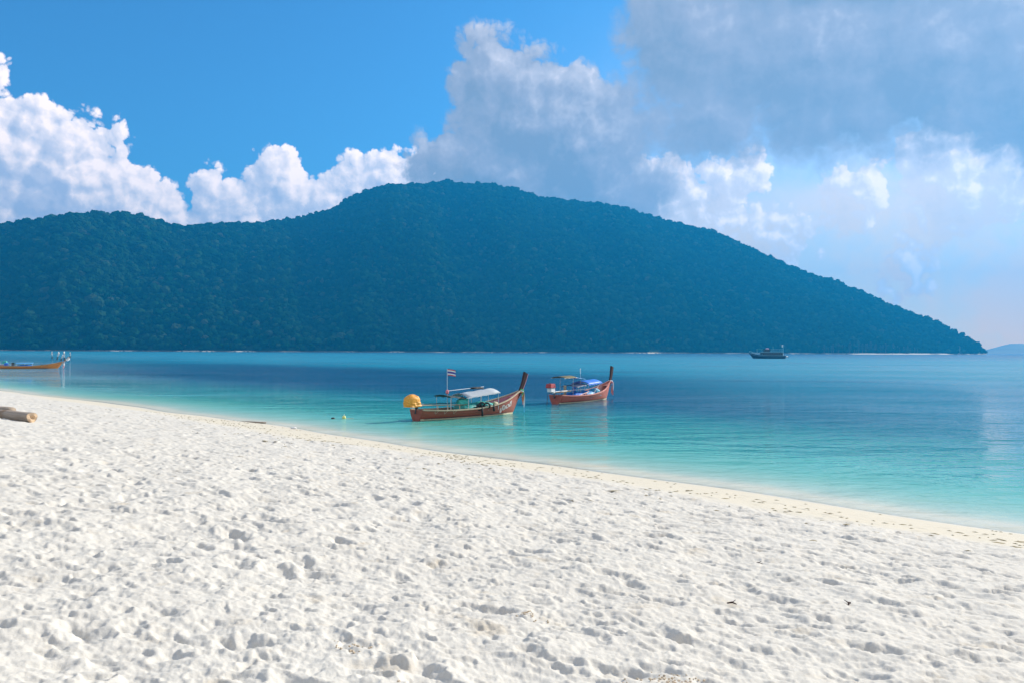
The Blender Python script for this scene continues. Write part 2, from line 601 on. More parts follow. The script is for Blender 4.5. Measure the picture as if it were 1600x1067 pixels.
# seagrass and deeper water: a dark belt lying 25 to 110 m out, fading to the left
belt = N.m('MULTIPLY', N.step(offn, 17, 36), N.step(offn, 120, 75))
belt = N.m('MULTIPLY', belt, N.m('MULTIPLY', N.step(px, -150, -50, 0.15, 0.92), N.step(px, 4, 40, 1.0, 0.05)))
patch = N.step(N.noise(N.v('MULTIPLY', pos, (0.02, 0.045, 0)), 1.0, 4, 0.6), 0.52, 0.66, 0, 0.35)
patch = N.m('MULTIPLY', patch, N.m('MULTIPLY', N.step(off, 12, 30), N.step(off, 500, 200)))
depth_c = N.mix(N.m('MAXIMUM', belt, patch), depth_c, (0.002, 0.060, 0.140))
# waves: long swell, wind ripples, fine chop
cpos = N.v('MULTIPLY', pos, (0.55, 1.0, 1.0))
w0 = N.noise(N.v('MULTIPLY', pos, (0.35, 1.0, 1.0)), 0.16, 2, 0.5)
w1 = N.noise(cpos, 0.50, 2, 0.5)
w2 = N.noise(cpos, 1.9, 3, 0.6)
w3 = N.noise(cpos, 7.0, 2, 0.5)
gust = N.step(N.noise(N.v('MULTIPLY', pos, (0.012, 0.03, 0)), 1.0, 3, 0.55), 0.36, 0.64, 0.35, 1.0)
calm = N.m('MULTIPLY', gust, N.step(off, 4.0, 45, 0.45, 1.25))
hh = N.m('ADD', N.m('MULTIPLY', w0, 0.75), N.m('ADD', N.m('MULTIPLY', w1, 0.58), N.m('ADD', N.m('MULTIPLY', w2, 0.22), N.m('MULTIPLY', w3, 0.022))))
hh = N.m('MULTIPLY', hh, calm)
bp = N.n('ShaderNodeBump', {'Height': hh, 'Strength': 1.0, 'Distance': 1.0})
nrm = bp.outputs[0]
# ripples finer than the bump still tilt the surface, more so out where the wind reaches: the effective grazing angle never gets to zero
inc = N.n('ShaderNodeNewGeometry').outputs['Incoming']
cosv = N.v('DOT_PRODUCT', inc, nrm, out=1)
sig = N.m('MAXIMUM', N.step(off, 14, 175, 0.055, 0.175), N.step(off, 2, 13, 0.20, 0.055))
ce = N.m('SQRT', N.m('ADD', N.m('MULTIPLY', cosv, cosv), N.m('MULTIPLY', sig, sig)))
fres = N.m('MULTIPLY_ADD', N.m('POWER', N.m('SUBTRACT', 1.0, ce, clamp=True), 5.0), 0.98, 0.02)
gl = N.n('ShaderNodeBsdfGlossy', {'Color': (1, 1, 1, 1), 'Roughness': N.step(off, 18, 175, 0.025, 0.22), 'Normal': nrm})
foam_n = N.noise(pos, 3.2, 5, 0.65)
foam = N.m('MULTIPLY', N.step(N.m('MULTIPLY_ADD', foam_n, 0.9, N.m('MULTIPLY', off, -1.0)), 0.05, 0.40), N.step(foam_n, 0.42, 0.62, 0.0, 0.5))
depth_c = N.mix(foam, depth_c, (0.72, 0.74, 0.72))
df = N.n('ShaderNodeBsdfDiffuse', {'Color': depth_c, 'Normal': nrm})
tr = N.n('ShaderNodeBsdfTransparent', {'Color': (0.93, 0.98, 0.97, 1)})
body = N.n('ShaderNodeMixShader', {0: N.step(off, -0.7, 0.5, 0.0, 1.0), 1: tr.outputs[0], 2: df.outputs[0]})
shd = N.n('ShaderNodeMixShader', {0: fres, 1: body.outputs[0], 2: gl.outputs[0]})
N.n('ShaderNodeOutputMaterial', {'Surface': shd.outputs[0]})
xs = np.array([-4800, -3000, -1500, -500, -150, -50, 0, 50, 150, 500, 1500, 3000, 4800.0])
GX, GY = np.meshgrid(xs, np.array([-400, -100, 0, 50, 150, 500, 1500, 3000, 5050.0]))
sea = mesh_np('sea_water', np.stack([GX.ravel(), GY.ravel(), np.zeros(GX.size)], 1), grid_faces(9, 13), m_sea, False)
tag(sea, 'calm turquoise sea darkening offshore', None, None, 'structure')

# ------------------------------------------------------------------ the wooded island across the channel
SKX = np.array([-900, -500, -300, -150, 0, 40, 80, 110, 150, 190, 230, 260, 290, 330, 370, 420, 470, 510, 540, 570, 600, 640, 670, 693, 720,
                770, 800, 835, 880, 940, 970, 1000, 1050, 1100, 1150, 1200, 1250, 1300, 1350, 1400, 1450, 1500, 1525, 1541])
SKY_ = np.array([470, 430, 410, 380, 358, 350, 344, 339, 337, 338, 348, 356, 358, 354, 352, 349, 342, 330, 315, 300, 291, 290, 287, 282, 287,
                 291, 296, 309, 314, 321, 324, 335, 349, 362, 380, 404, 426, 440, 462, 484, 503, 524, 538, 551.0])
pxs = np.concatenate([np.linspace(-900, -60, 60)[:-1], np.linspace(-60, 1541, 420)])
A = (pxs - 800) / 1244.0
YH = 544 + 7 * pxs / 1600
skyl = (YH - np.interp(pxs, SKX, SKY_)) / 1244.0                    # tangent of the skyline's elevation
skyl = np.maximum(skyl, 0.0)
Y0 = np.interp(pxs, [-900, 0, 400, 900, 1330, 1541], [1350, 1480, 1540, 1600, 1660, 1900]) + 22 * pnoise(pxs / 60.0, pxs * 0, 3)
YC = np.interp(pxs, [-900, 60, 230, 420, 700, 1000, 1300, 1541], [1800, 1860, 2000, 2330, 2420, 2380, 2180, 1925])
TT = np.concatenate([np.linspace(0, 1, 90), np.linspace(1, 2.0, 14)[1:]])
T2, A2 = np.meshgrid(TT, A, indexing='ij')
Y02, YC2, SK2 = Y0[None, :], YC[None, :], skyl[None, :]
HY = Y02 + (YC2 - Y02) * T2
HX = A2 * HY
crest = SK2 * YC2 + CAM_H
g = np.where(T2 <= 1, np.clip(T2, 0, 1) ** 0.92, np.clip(1 - (T2 - 1) ** 1.4, -0.02, 1))
HZ = crest * g
bell = np.clip(np.sin(np.pi * np.clip(T2, 0, 1)), 0, 1)
spur = fbm(HX / 230.0 + HY / 900.0, HY / 1500.0, 40, 3, 0.55)
HZ = HZ + bell * crest * (0.11 * spur) + bell * crest * 0.03 * fbm(HX / 60., HY / 60., 71, 2)
# the near left hill leans out towards the channel and catches the sun on its right flank
lump = np.exp(-((A2 + 0.53) / 0.085) ** 2) * np.clip(np.sin(np.pi * np.clip((T2 - 0.05) / 1.0, 0, 1)), 0, 1)
HZ = HZ + lump * crest * 0.10
HZ = np.where((T2 > 0) & (T2 <= 1), np.minimum(HZ, SK2 * HY * 0.985 + CAM_H * T2 + (T2 > 0.97) * 2.0), HZ)
HZ = HZ - 1.2 * (T2 == 0)

m_hill, N = new_mat('forest_floor')
pos = N.n('ShaderNodeNewGeometry').outputs['Position']
c = N.mix(N.noise(pos, 0.02, 5, 0.6), (0.010, 0.035, 0.014), (0.022, 0.055, 0.022))
b = N.n('ShaderNodeBsdfPrincipled', {'Base Color': c, 'Roughness': 0.9, 'Specular IOR Level': 0.1})
N.n('ShaderNodeOutputMaterial', {'Surface': b.outputs[0]})
hill = mesh_np('island_hill', np.stack([HX.ravel(), HY.ravel(), HZ.ravel()], 1), grid_faces(len(TT), len(A)), m_hill, True)
tag(hill, 'long steep island ridge across the channel', None, None, 'structure')

# canopy: one crown per sample point, too many and too far off to count
NP = 80000
fi = rng.random(NP * 3) * (len(A) - 1)
ft = rng.random(NP * 3) ** 0.9 * 1.05
ti = np.interp(ft, TT, np.arange(len(TT)))
i0, j0 = np.clip(ti.astype(int), 0, len(TT) - 2), np.clip(fi.astype(int), 0, len(A) - 2)
fr, fc = (ti - i0), (fi - j0)


def bil(M):
    return (M[i0, j0] * (1 - fr) + M[i0 + 1, j0] * fr) * (1 - fc) + (M[i0, j0 + 1] * (1 - fr) + M[i0 + 1, j0 + 1] * fr) * fc


PX, PY, PZ = bil(HX), bil(HY), bil(HZ)
# thin to even density per ground area and leave clearings
area_w = PY * (np.interp(PX / PY, A, YC - Y0)) * np.interp(np.arange(len(A)), np.arange(len(A)), np.gradient(A))[j0]
pr = area_w / area_w.max()
ok = (rng.random(len(PX)) < pr * 1.35) & (PZ > 2.2)
PX, PY, PZ = PX[ok][:NP], PY[ok][:NP], PZ[ok][:NP]
scl = np.clip(rng.lognormal(-0.05, 0.36, len(PX)), 0.45, 2.3)
big = 1 + 0.35 * sstep(fbm(PX / 140., PY / 140., 77, 2), 0.0, 0.7)
scl = scl * big * np.interp(PX / PY, [-0.7, -0.45, -0.3, 0.3, 0.6], [1.25, 1.15, 0.95, 0.95, 0.9])

m_can, N = new_mat('canopy_leaves')
oi = N.n('ShaderNodeObjectInfo').outputs['Random']
pos = N.n('ShaderNodeNewGeometry').outputs['Position']
c = N.ramp(oi, [(0.0, (0.005, 0.046, 0.020)), (0.45, (0.010, 0.062, 0.025)), (0.8, (0.022, 0.085, 0.032)), (0.95, (0.045, 0.100, 0.040)), (1.0, (0.08, 0.11, 0.06))])
c = N.mix(N.step(N.noise(pos, 0.006, 3, 0.6), 0.40, 0.66, 0, 0.5), c, (0.026, 0.080, 0.032))
df = N.n('ShaderNodeBsdfDiffuse', {'Color': c})
tl = N.n('ShaderNodeBsdfTranslucent', {'Color': c})
b = N.n('ShaderNodeMixShader', {0: 0.30, 1: df.outputs[0], 2: tl.outputs[0]})
N.n('ShaderNodeOutputMaterial', {'Surface': b.outputs[0]})


def canopy_nodes():
    g = D.node_groups.new('canopy', 'GeometryNodeTree')
    g.interface.new_socket('Geometry', in_out='INPUT', socket_type='NodeSocketGeometry')
    g.interface.new_socket('Geometry', in_out='OUTPUT', socket_type='NodeSocketGeometry')
    N = NT(g)
    gi, go = N.n('NodeGroupInput'), N.n('NodeGroupOutput')
    join = N.n('GeometryNodeJoinGeometry')
    for k, (sx_, sz_) in enumerate(((1.0, 0.85), (1.15, 0.7), (0.85, 1.1), (1.0, 0.95))):
        ico = N.n('GeometryNodeMeshIcoSphere', {'Radius': 4.0, 'Subdivisions': 3})
        p = N.n('GeometryNodeInputPosition').outputs[0]
        no = N.n('ShaderNodeTexNoise', {'Vector': N.v('ADD', p, (31.0 * k, 7.0 * k, 3.0)), 'Scale': 0.33, 'Detail': 3.0, 'Roughness': 0.7}).outputs['Fac']
        f = N.m('MULTIPLY_ADD', no, 1.7, 0.10)
        sp_ = N.n('GeometryNodeSetPosition', {'Geometry': ico.outputs[0], 'Position': N.v('MULTIPLY', N.n('ShaderNodeVectorMath', {0: p, 'Scale': f}, operation='SCALE').outputs[0], (sx_, sx_, sz_))})
        sm = N.n('GeometryNodeSetMaterial', {'Geometry': sp_.outputs[0], 'Material': m_can})
        gi_ = N.n('GeometryNodeGeometryToInstance')
        g.links.new(sm.outputs[0], gi_.inputs[0])
        g.links.new(gi_.outputs[0], join.inputs[0])
    inst = N.n('GeometryNodeInstanceOnPoints')
    inst.inputs['Pick Instance'].default_value = True
    g.links.new(gi.outputs[0], inst.inputs['Points'])
    g.links.new(join.outputs[0], inst.inputs['Instance'])
    rv = N.n('FunctionNodeRandomValue', None, data_type='FLOAT_VECTOR')
    rv.inputs[0].default_value = (-0.25, -0.25, 0)
    rv.inputs[1].default_value = (0.25, 0.25, 6.28)
    g.links.new(rv.outputs[0], inst.inputs['Rotation'])
    na = N.n('GeometryNodeInputNamedAttribute', {'Name': 'crown_size'}, data_type='FLOAT')
    g.links.new(na.outputs[0], inst.inputs['Scale'])
    g.links.new(inst.outputs[0], go.inputs[0])
    return g


me = D.meshes.new('forest_canopy')
me.vertices.add(len(PX))
me.vertices.foreach_set('co', np.stack([PX, PY, PZ + 3.0 * scl], 1).astype(np.float32).ravel())
at = me.attributes.new('crown_size', 'FLOAT', 'POINT')
at.data.foreach_set('value', scl.astype(np.float32))
me.materials.append(m_can)
forest = D.objects.new('forest_canopy', me)
COL.objects.link(forest)
md = forest.modifiers.new('canopy', 'NODES')
md.node_group = canopy_nodes()
tag(forest, 'dense dark forest covering the far island', None, None, 'stuff')

# narrow shore at the foot of the island: pale sand to the right, rock elsewhere
m_shore, N = new_mat('far_shore_sand_and_rock')
pos = N.n('ShaderNodeNewGeometry').outputs['Position']
xx = N.n('ShaderNodeSeparateXYZ', {0: pos}).outputs[0]
f = N.m('ADD', N.step(N.noise(pos, 0.014, 3, 0.6), 0.46, 0.60), N.m('MULTIPLY', N.step(xx, 640, 760), N.step(xx, 960, 930)), clamp=True)
c = N.mix(f, (0.09, 0.08, 0.06), (0.62, 0.55, 0.44))
b = N.n('ShaderNodeBsdfPrincipled', {'Base Color': c, 'Roughness': 0.9})
N.n('ShaderNodeOutputMaterial', {'Surface': b.outputs[0]})
sel = np.arange(len(A))
w_s = 8 + 6 * np.clip(fbm(pxs / 45., pxs * 0, 21, 3), -0.6, 1) + 14 * sstep(pxs, 1320, 1360) * (1 - sstep(pxs, 1475, 1495))
rows = [(-w_s, -0.6 + 0 * w_s), (-w_s * 0.6, 0.35 + 0 * w_s), (-w_s * 0.2, 1.1 + 0.05 * w_s), (6 + 0 * w_s, 2.6 + 0 * w_s)]
vv = []
for dy, zz in rows:
    yy = Y0 + dy
    vv.append(np.stack([A * yy, yy, zz], 1))
shore = mesh_np('far_shore', np.concatenate(vv), grid_faces(4, len(A)), m_shore, True)
tag(shore, 'thin strip of sand and rock under the forest', None, None, 'structure')

# boulders along that shore
bv, bf = [], []
mb = MB()
for k in range(260):
    u = random.uniform(-60, 1540)
    if 1335 < u < 1480 and random.random() < 0.85:
        continue
    y_ = float(np.interp(u, pxs, Y0)) - random.uniform(2, 9)
    r_ = random.uniform(0.6, 2.2)
    mb.ball(((u - 800) / 1244 * y_, y_, 0.15), (r_ * 1.3, r_, r_ * 0.8), 6, 4, 0.25)
bo = mb.build('boulders', paint('grey_boulder', (0.16, 0.14, 0.12), 0.9), None)
tag(bo, 'dark boulders scattered along the far waterline', None, None, 'stuff')

P_haze_pale = paint('haze_paled_hill', (0.22, 0.22, 0.17), 0.9, 0.3, 0.01)  # base colour lightened to stand in for thicker haze over the far hill
# a hill of the next island, far off at the right
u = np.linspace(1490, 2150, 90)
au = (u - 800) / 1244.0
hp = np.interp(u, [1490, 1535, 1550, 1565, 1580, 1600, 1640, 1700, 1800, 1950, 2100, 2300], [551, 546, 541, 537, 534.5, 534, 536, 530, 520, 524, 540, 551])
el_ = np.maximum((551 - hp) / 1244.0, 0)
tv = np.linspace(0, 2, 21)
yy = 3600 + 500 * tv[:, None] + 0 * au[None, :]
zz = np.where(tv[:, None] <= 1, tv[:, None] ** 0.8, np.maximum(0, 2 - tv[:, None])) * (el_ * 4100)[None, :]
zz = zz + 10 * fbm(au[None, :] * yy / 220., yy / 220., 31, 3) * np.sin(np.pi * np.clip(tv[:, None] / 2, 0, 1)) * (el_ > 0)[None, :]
far = mesh_np('distant_hill', np.stack([(au[None, :] * yy).ravel(), yy.ravel(), zz.ravel() - 1.0], 1), grid_faces(21, 90), P_haze_pale, True)
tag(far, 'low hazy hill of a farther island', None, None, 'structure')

# the air: even haze round the camera and everything built
m_haze, N = new_mat('haze')
pv = N.n('ShaderNodeVolumePrincipled', {'Color': (0.014, 0.35, 0.82, 1), 'Density': 0.00026, 'Anisotropy': 0.32})
N.n('ShaderNodeOutputMaterial', {'Volume': pv.outputs[0]})
hz = MB().box((0, 2350, 256), (9700, 5500, 536)).build('haze', m_haze)
tag(hz, 'thin blue haze in the air', None, None, 'stuff')
# ---- objects

# ------------------------------------------------------------------ longtail boats
def crom(xs, ys):
    xs, ys = np.array(xs, float), np.array(ys, float)
    m = np.gradient(ys, xs)

    def f(x):
        i = int(np.clip(np.searchsorted(xs, x) - 1, 0, len(xs) - 2))
        h = xs[i + 1] - xs[i]
        t = min(max((x - xs[i]) / h, 0), 1)
        return float((2 * t**3 - 3 * t**2 + 1) * ys[i] + (t**3 - 2 * t**2 + t) * h * m[i] + (-2 * t**3 + 3 * t**2) * ys[i + 1] + (t**3 - t**2) * h * m[i + 1])
    return f


SHEER = crom([0, .15, .35, .55, .72, .85, .94, 1], [.68, .60, .57, .64, .84, 1.12, 1.38, 1.58])
BEAM = crom([0, .12, .35, .55, .70, .83, .93, 1], [.60, .80, .98, .97, .84, .56, .24, .045])
KEEL = crom([0, .4, .75, .86, .92, .96, 1], [-.20, -.28, -.26, -.18, .02, .62, 1.34])


class Hull:
    def __init__(s, L, k=1.0, bk=1.0):
        s.L, s.k, s.bk = L, k, bk

    def pt(s, x, v, side, off=0.0):
        t = min(max(x / s.L, 0), 1)
        b, zs, zk = BEAM(t) * s.bk, SHEER(t) * s.k, KEEL(t) * s.k
        e = 0.42 + 0.45 * max(0, t - 0.55)
        y = (b + off) * max(v, 0) ** e if v < 1 else b + off
        return Vector((x - s.L / 2, side * y, zk + (zs - zk) * v))

    def at_z(s, x, z, side, off=0.0):
        t = min(max(x / s.L, 0), 1)
        zs, zk = SHEER(t) * s.k, KEEL(t) * s.k
        return s.pt(x, min(max((z - zk) / (zs - zk), 0), 1), side, off)

    def sheer(s, x):
        return SHEER(x / s.L) * s.k

    def beam(s, x):
        return BEAM(x / s.L) * s.bk

    def stations(s, n=44, x0=0.0, x1=1.0):
        q = np.linspace(0, 1, n)
        q = x0 + (x1 - x0) * (1 - (1 - q) ** 1.35)
        return [float(a) * s.L for a in q]

    def shell(s, name, mat, parent, x0, x1, v0, v1, off, nv=9, th=0.0):
        """a strip of planking between two heights on each side, joined over the keel when v0 = 0"""
        mb = MB()
        xs = s.stations(44, x0, x1)
        if v0 == 0:
            par = [(v1 * (1 - j / nv) ** 1.4, -1) for j in range(nv)] + [(0.0, 1)] + [(v1 * ((j + 1) / nv) ** 1.4, 1) for j in range(nv)]
            g = [[s.pt(x, v, sd, off) for v, sd in par] for x in xs]
            n = len(par)
            mb.add([p for r in g for p in r], grid_faces(len(xs), n).tolist())
            mb.add(g[0], [tuple(range(n))])
        else:
            for sd in (-1, 1):
                g = [[s.pt(x, v0 + (v1 - v0) * j / 3, sd, off) for j in range(4)] for x in xs]
                mb.add([p for r in g for p in r], grid_faces(len(xs), 4).tolist())
        o = mb.build(name, mat, parent, smooth=True)
        if th:
            md = o.modifiers.new('thickness', 'SOLIDIFY')
            md.thickness = th
            md.offset = -1
        return o

    def rail(s, mb, side, x0, x1, w, h, dz=0.0, off=0.0, n=40, z_of=None):
        """rectangular batten along the side"""
        xs = s.stations(n, x0, x1)
        vs, fs = [], []
        for x in xs:
            p = s.pt(x, 1.0, side) if z_of is None else s.at_z(x, z_of(x), side)
            c = p + Vector((0, side * off, dz))
            for a, b in ((-1, -1), (1, -1), (1, 1), (-1, 1)):
                vs.append(c + Vector((0, a * w / 2, b * h / 2)))
        for i in range(len(xs) - 1):
            for k in range(4):
                fs.append((i * 4 + k, i * 4 + (k + 1) % 4, i * 4 + 4 + (k + 1) % 4, i * 4 + 4 + k))
        fs += [(3, 2, 1, 0), tuple(len(vs) - 4 + k for k in range(4))]
        mb.add(vs, fs)


def roof_grid(L, x0, x1, hw, z0, z1, arch, sag=0.03, n=7, m=7, jit=0.012, rr=random):
    g = []
    for i in range(n):
        t = i / (n - 1)
        row = []
        for j in range(m):
            q = -1 + 2 * j / (m - 1)
            z = z0 + (z1 - z0) * t + arch * (1 - q * q) - sag * math.sin(math.pi * ((t * 3) % 1)) + rr.uniform(-jit, jit)
            row.append((x0 + (x1 - x0) * t - L / 2, q * hw, z))
        g.append(row)
    return g


def ribbon(mb, p0, p1, w, rr, wav=0.04, n=9):
    p0, p1 = Vector(p0), Vector(p1)
    ph = rr.uniform(0, 6)
    g = []
    for i in range(n):
        t = i / (n - 1)
        p = p0.lerp(p1, t) + Vector((wav * math.sin(5 * t + ph), wav * math.cos(4 * t + ph), 0))
        a = ph + 2.2 * t
        d = Vector((math.cos(a), math.sin(a), 0)) * w / 2 * (1 - 0.25 * t)
        g.append([p - d, p + d])
    vs = [q for r in g for q in r] + [q + Vector((0.006, 0.006, 0)) for r in g for q in r]
    f = grid_faces(n, 2).tolist()
    mb.add(vs, f + [tuple(i + 2 * n for i in reversed(q)) for q in f])


P_ = paint
M_brown = P_('brown_hull_paint', (0.31, 0.058, 0.028), 0.55, 0.45, 2.2, (0.5, 1, 3.0), (0.30, 0.13, 0.085))
M_brown2 = P_('red_brown_hull_paint', (0.39, 0.078, 0.042), 0.55, 0.45, 2.2, (0.5, 1, 3.0), (0.34, 0.19, 0.11))
M_orange = P_('orange_varnish', (0.80, 0.27, 0.04), 0.5, 0.4, 2.0, (0.5, 1, 3), (0.22, 0.08, 0.03))
M_pinkh = P_('pink_hull_paint', (0.56, 0.20, 0.19), 0.5, 0.2, 2.0, (0.5, 1, 3))
M_tan = P_('weathered_tan_wood', (0.46, 0.36, 0.24), 0.65, 0.35, 4.0, (0.6, 4, 4), (0.30, 0.22, 0.14))
M_salmon = P_('salmon_paint', (0.62, 0.235, 0.165), 0.5, 0.2, 3.0, (0.6, 3, 3))
M_cream = P_('cream_bottom_paint', (0.56, 0.50, 0.32), 0.6, 0.35, 3.0, (0.6, 2, 6), (0.30, 0.30, 0.13))
M_dark = P_('dark_inner_wood', (0.050, 0.026, 0.022), 0.7, 0.4, 3.0)
M_prow = P_('dark_prow_wood', (0.040, 0.012, 0.010), 0.9, 0.35, 4.0)
M_pink = P_('pink_paint', (0.55, 0.21, 0.25), 0.5, 0.25, 3.0)
M_roof = P_('grey_white_awning', (0.36, 0.40, 0.43), 0.75, 0.25, 2.5, (1, 1, 1), (0.24, 0.30, 0.33), 0.02)
M_blue = P_('blue_tarpaulin', (0.014, 0.16, 0.62), 0.5, 0.35, 2.2, (1, 1, 1), None, 0.03)
M_lblue = P_('pale_blue_tarpaulin', (0.10, 0.38, 0.72), 0.5, 0.3, 2.2, (1, 1, 1), None, 0.03)
M_teal = P_('turquoise_tarpaulin', (0.045, 0.42, 0.37), 0.5, 0.35, 2.6, (1, 1, 1), (0.16, 0.56, 0.50), 0.03)
M_dgreen = P_('dark_green_tarpaulin', (0.016, 0.030, 0.026), 0.7, 0.4, 3.0)
M_khaki = P_('khaki_awning', (0.13, 0.105, 0.035), 0.75, 0.3, 3.0)
M_metal = P_('galvanised_pipe', (0.50, 0.52, 0.55), 0.4, 0.2, 5.0)
M_white = P_('white_paint', (0.76, 0.76, 0.74), 0.5, 0.12, 4.0)
M_rubber = P_('black_rubber', (0.013, 0.013, 0.014), 0.7, 0.3, 6.0)
M_engine = P_('greasy_engine_iron', (0.05, 0.05, 0.05), 0.5, 0.5, 6.0, (1, 1, 1), (0.16, 0.08, 0.04))
M_yellow = P_('yellow_orange_tarpaulin', (0.74, 0.30, 0.018), 0.55, 0.4, 3.2, (1, 1, 1), (0.76, 0.48, 0.16), 0.08)
M_red = P_('red_engine_paint', (0.42, 0.035, 0.03), 0.45, 0.3, 4.0)
M_rope = P_('pale_rope', (0.48, 0.42, 0.30), 0.9, 0.3, 20.0)
M_orangec = P_('orange_cloth', (0.72, 0.20, 0.05), 0.8, 0.2, 6.0)
M_greenc = P_('green_cloth', (0.06, 0.34, 0.12), 0.8, 0.2, 6.0)
M_whitec = P_('white_cloth', (0.74, 0.74, 0.72), 0.85, 0.15, 6.0)
M_cyanc = P_('sky_blue_cloth', (0.12, 0.48, 0.70), 0.85, 0.15, 6.0)
M_pinkc = P_('pink_cloth', (0.66, 0.20, 0.22), 0.85, 0.15, 6.0)
M_fred = P_('flag_red', (0.55, 0.05, 0.06), 0.8, 0.1, 6.0)
M_fblue = P_('flag_blue', (0.06, 0.05, 0.28), 0.8, 0.1, 6.0)


def base_boat(name, loc, heading, L, hull_m, gun_m, boot_m, inner_m, label, group, k=1.0, bk=1.0, prow=(0.62, 2.95), prow_m=None,
              prow_edge=None, coaming=None, seed=1):
    rr = random.Random(seed)
    h = Hull(L, k, bk)
    root = empty(name, loc, heading)
    tag(root, label, 'boat', group)
    h.shell('hull', hull_m, root, 0, 1, 0, 1.0, 0.0)
    h.shell('inner_planking', inner_m, root, 0.012, 0.985, 0, 0.985, -0.05)
    # floor boards, one by one across the bottom
    for i in range(int(L / 0.55)):
        x = 0.5 + i * 0.55
        if x > 0.80 * L:
            break
        w = h.beam(x) * 0.80
        MB().box((x - L / 2, 0, 0.13 + 0.004 * (i % 3)), (0.50, 2 * w, 0.035)).build('floor_board', M_dark, root)
    for sd in (-1, 1):
        mb = MB()
        h.rail(mb, sd, 0.0, 1.0, 0.13, 0.085, 0.03, 0.015)
        mb.build('gunwale', gun_m, root, bevel=0.012)
        mb = MB()
        h.rail(mb, sd, 0.02, 0.985, 0.035, 0.045, 0, 0.012, z_of=lambda x: h.sheer(x) - 0.16 * k)
        mb.build('rubbing_strake', hull_m, root)
        mb = MB()
        h.rail(mb, sd, 0.0, 0.915, 0.030, 0.10, 0, 0.008, z_of=lambda x: 0.045 + 0.05 * max(0, 0.5 - x / L))
        mb.build('boot_stripe', boot_m, root)
    if coaming:
        h.shell('bow_coaming', coaming, root, 0.60, 0.985, 0.62, 0.985, -0.065)
    # transom plank standing proud of the stern
    tp = [h.pt(0, v, sd, 0.02) for v, sd in ((1, -1), (.6, -1), (.3, -1), (.1, -1), (0, 1), (.1, 1), (.3, 1), (.6, 1), (1, 1))]
    n = len(tp)
    mb = MB()
    mb.add([p + Vector((-0.004, 0, 0.02)) for p in tp] + [p + Vector((-0.07, 0, 0.02)) for p in tp],
           [tuple(range(n)), tuple(reversed(range(n, 2 * n)))] + [(i, (i + 1) % n, n + (i + 1) % n, n + i) for i in range(n)])
    mb.build('transom', hull_m, root)
    for x, hh in ((0.10 * L, -0.12), (0.50 * L, -0.16), (0.76 * L, -0.20)):
        MB().box((x - L / 2, 0, h.sheer(x) + hh), (0.24, 2 * h.beam(x) * 0.93, 0.045)).build('thwart', gun_m if hh > -0.15 else M_dark, root, bevel=0.008)
    # small foredeck
    mb = MB()
    xs = [0.90 * L, 0.94 * L, 0.98 * L]
    g = [[(x - L / 2, -h.beam(x) * 0.9, h.sheer(x) - 0.10), (x - L / 2, 0, h.sheer(x) - 0.07), (x - L / 2, h.beam(x) * 0.9, h.sheer(x) - 0.10)] for x in xs]
    mb.sheet(g, 0.03).build('foredeck', coaming or inner_m, root)
    # tall prow plank
    mb, me_ = MB(), MB()
    dx, top = prow
    x0, z0 = L / 2 - 0.30, 1.10 * k
    x1, z1 = L / 2 + dx, top
    ns = 9
    sec, edge = [], []
    for i in range(ns):
        t = i / (ns - 1)
        bend = 0.10 * math.sin(math.pi * t)
        c = Vector((x0 + (x1 - x0) * t + bend, 0, z0 + (z1 - z0) * t))
        d = Vector((x1 - x0, 0, z1 - z0)).normalized()
        nrm_ = Vector((d.z, 0, -d.x))
        w, y = 0.20 + 0.16 * t, 0.060 + 0.035 * t
        for a, b in ((-1, -1), (1, -1), (1, 1), (-1, 1)):
            sec.append(c + nrm_ * (a * w / 2) + Vector((0, b * y, 0)))
            edge.append(c + nrm_ * (w / 2 + 0.022 + a * 0.02) + Vector((0, b * (y + 0.006), 0)))
    fs = [(i * 4 + q, i * 4 + (q + 1) % 4, i * 4 + 4 + (q + 1) % 4, i * 4 + 4 + q) for i in range(ns - 1) for q in range(4)] + \
         [(3, 2, 1, 0), tuple((ns - 1) * 4 + q for q in range(4))]
    mb.add(sec, fs)
    pr = mb.build('prow', prow_m or M_prow, root, bevel=0.012)
    me_.add(edge, fs)
    if prow_edge:
        me_.build('prow_edge', prow_edge, pr)
    return root, h, rr


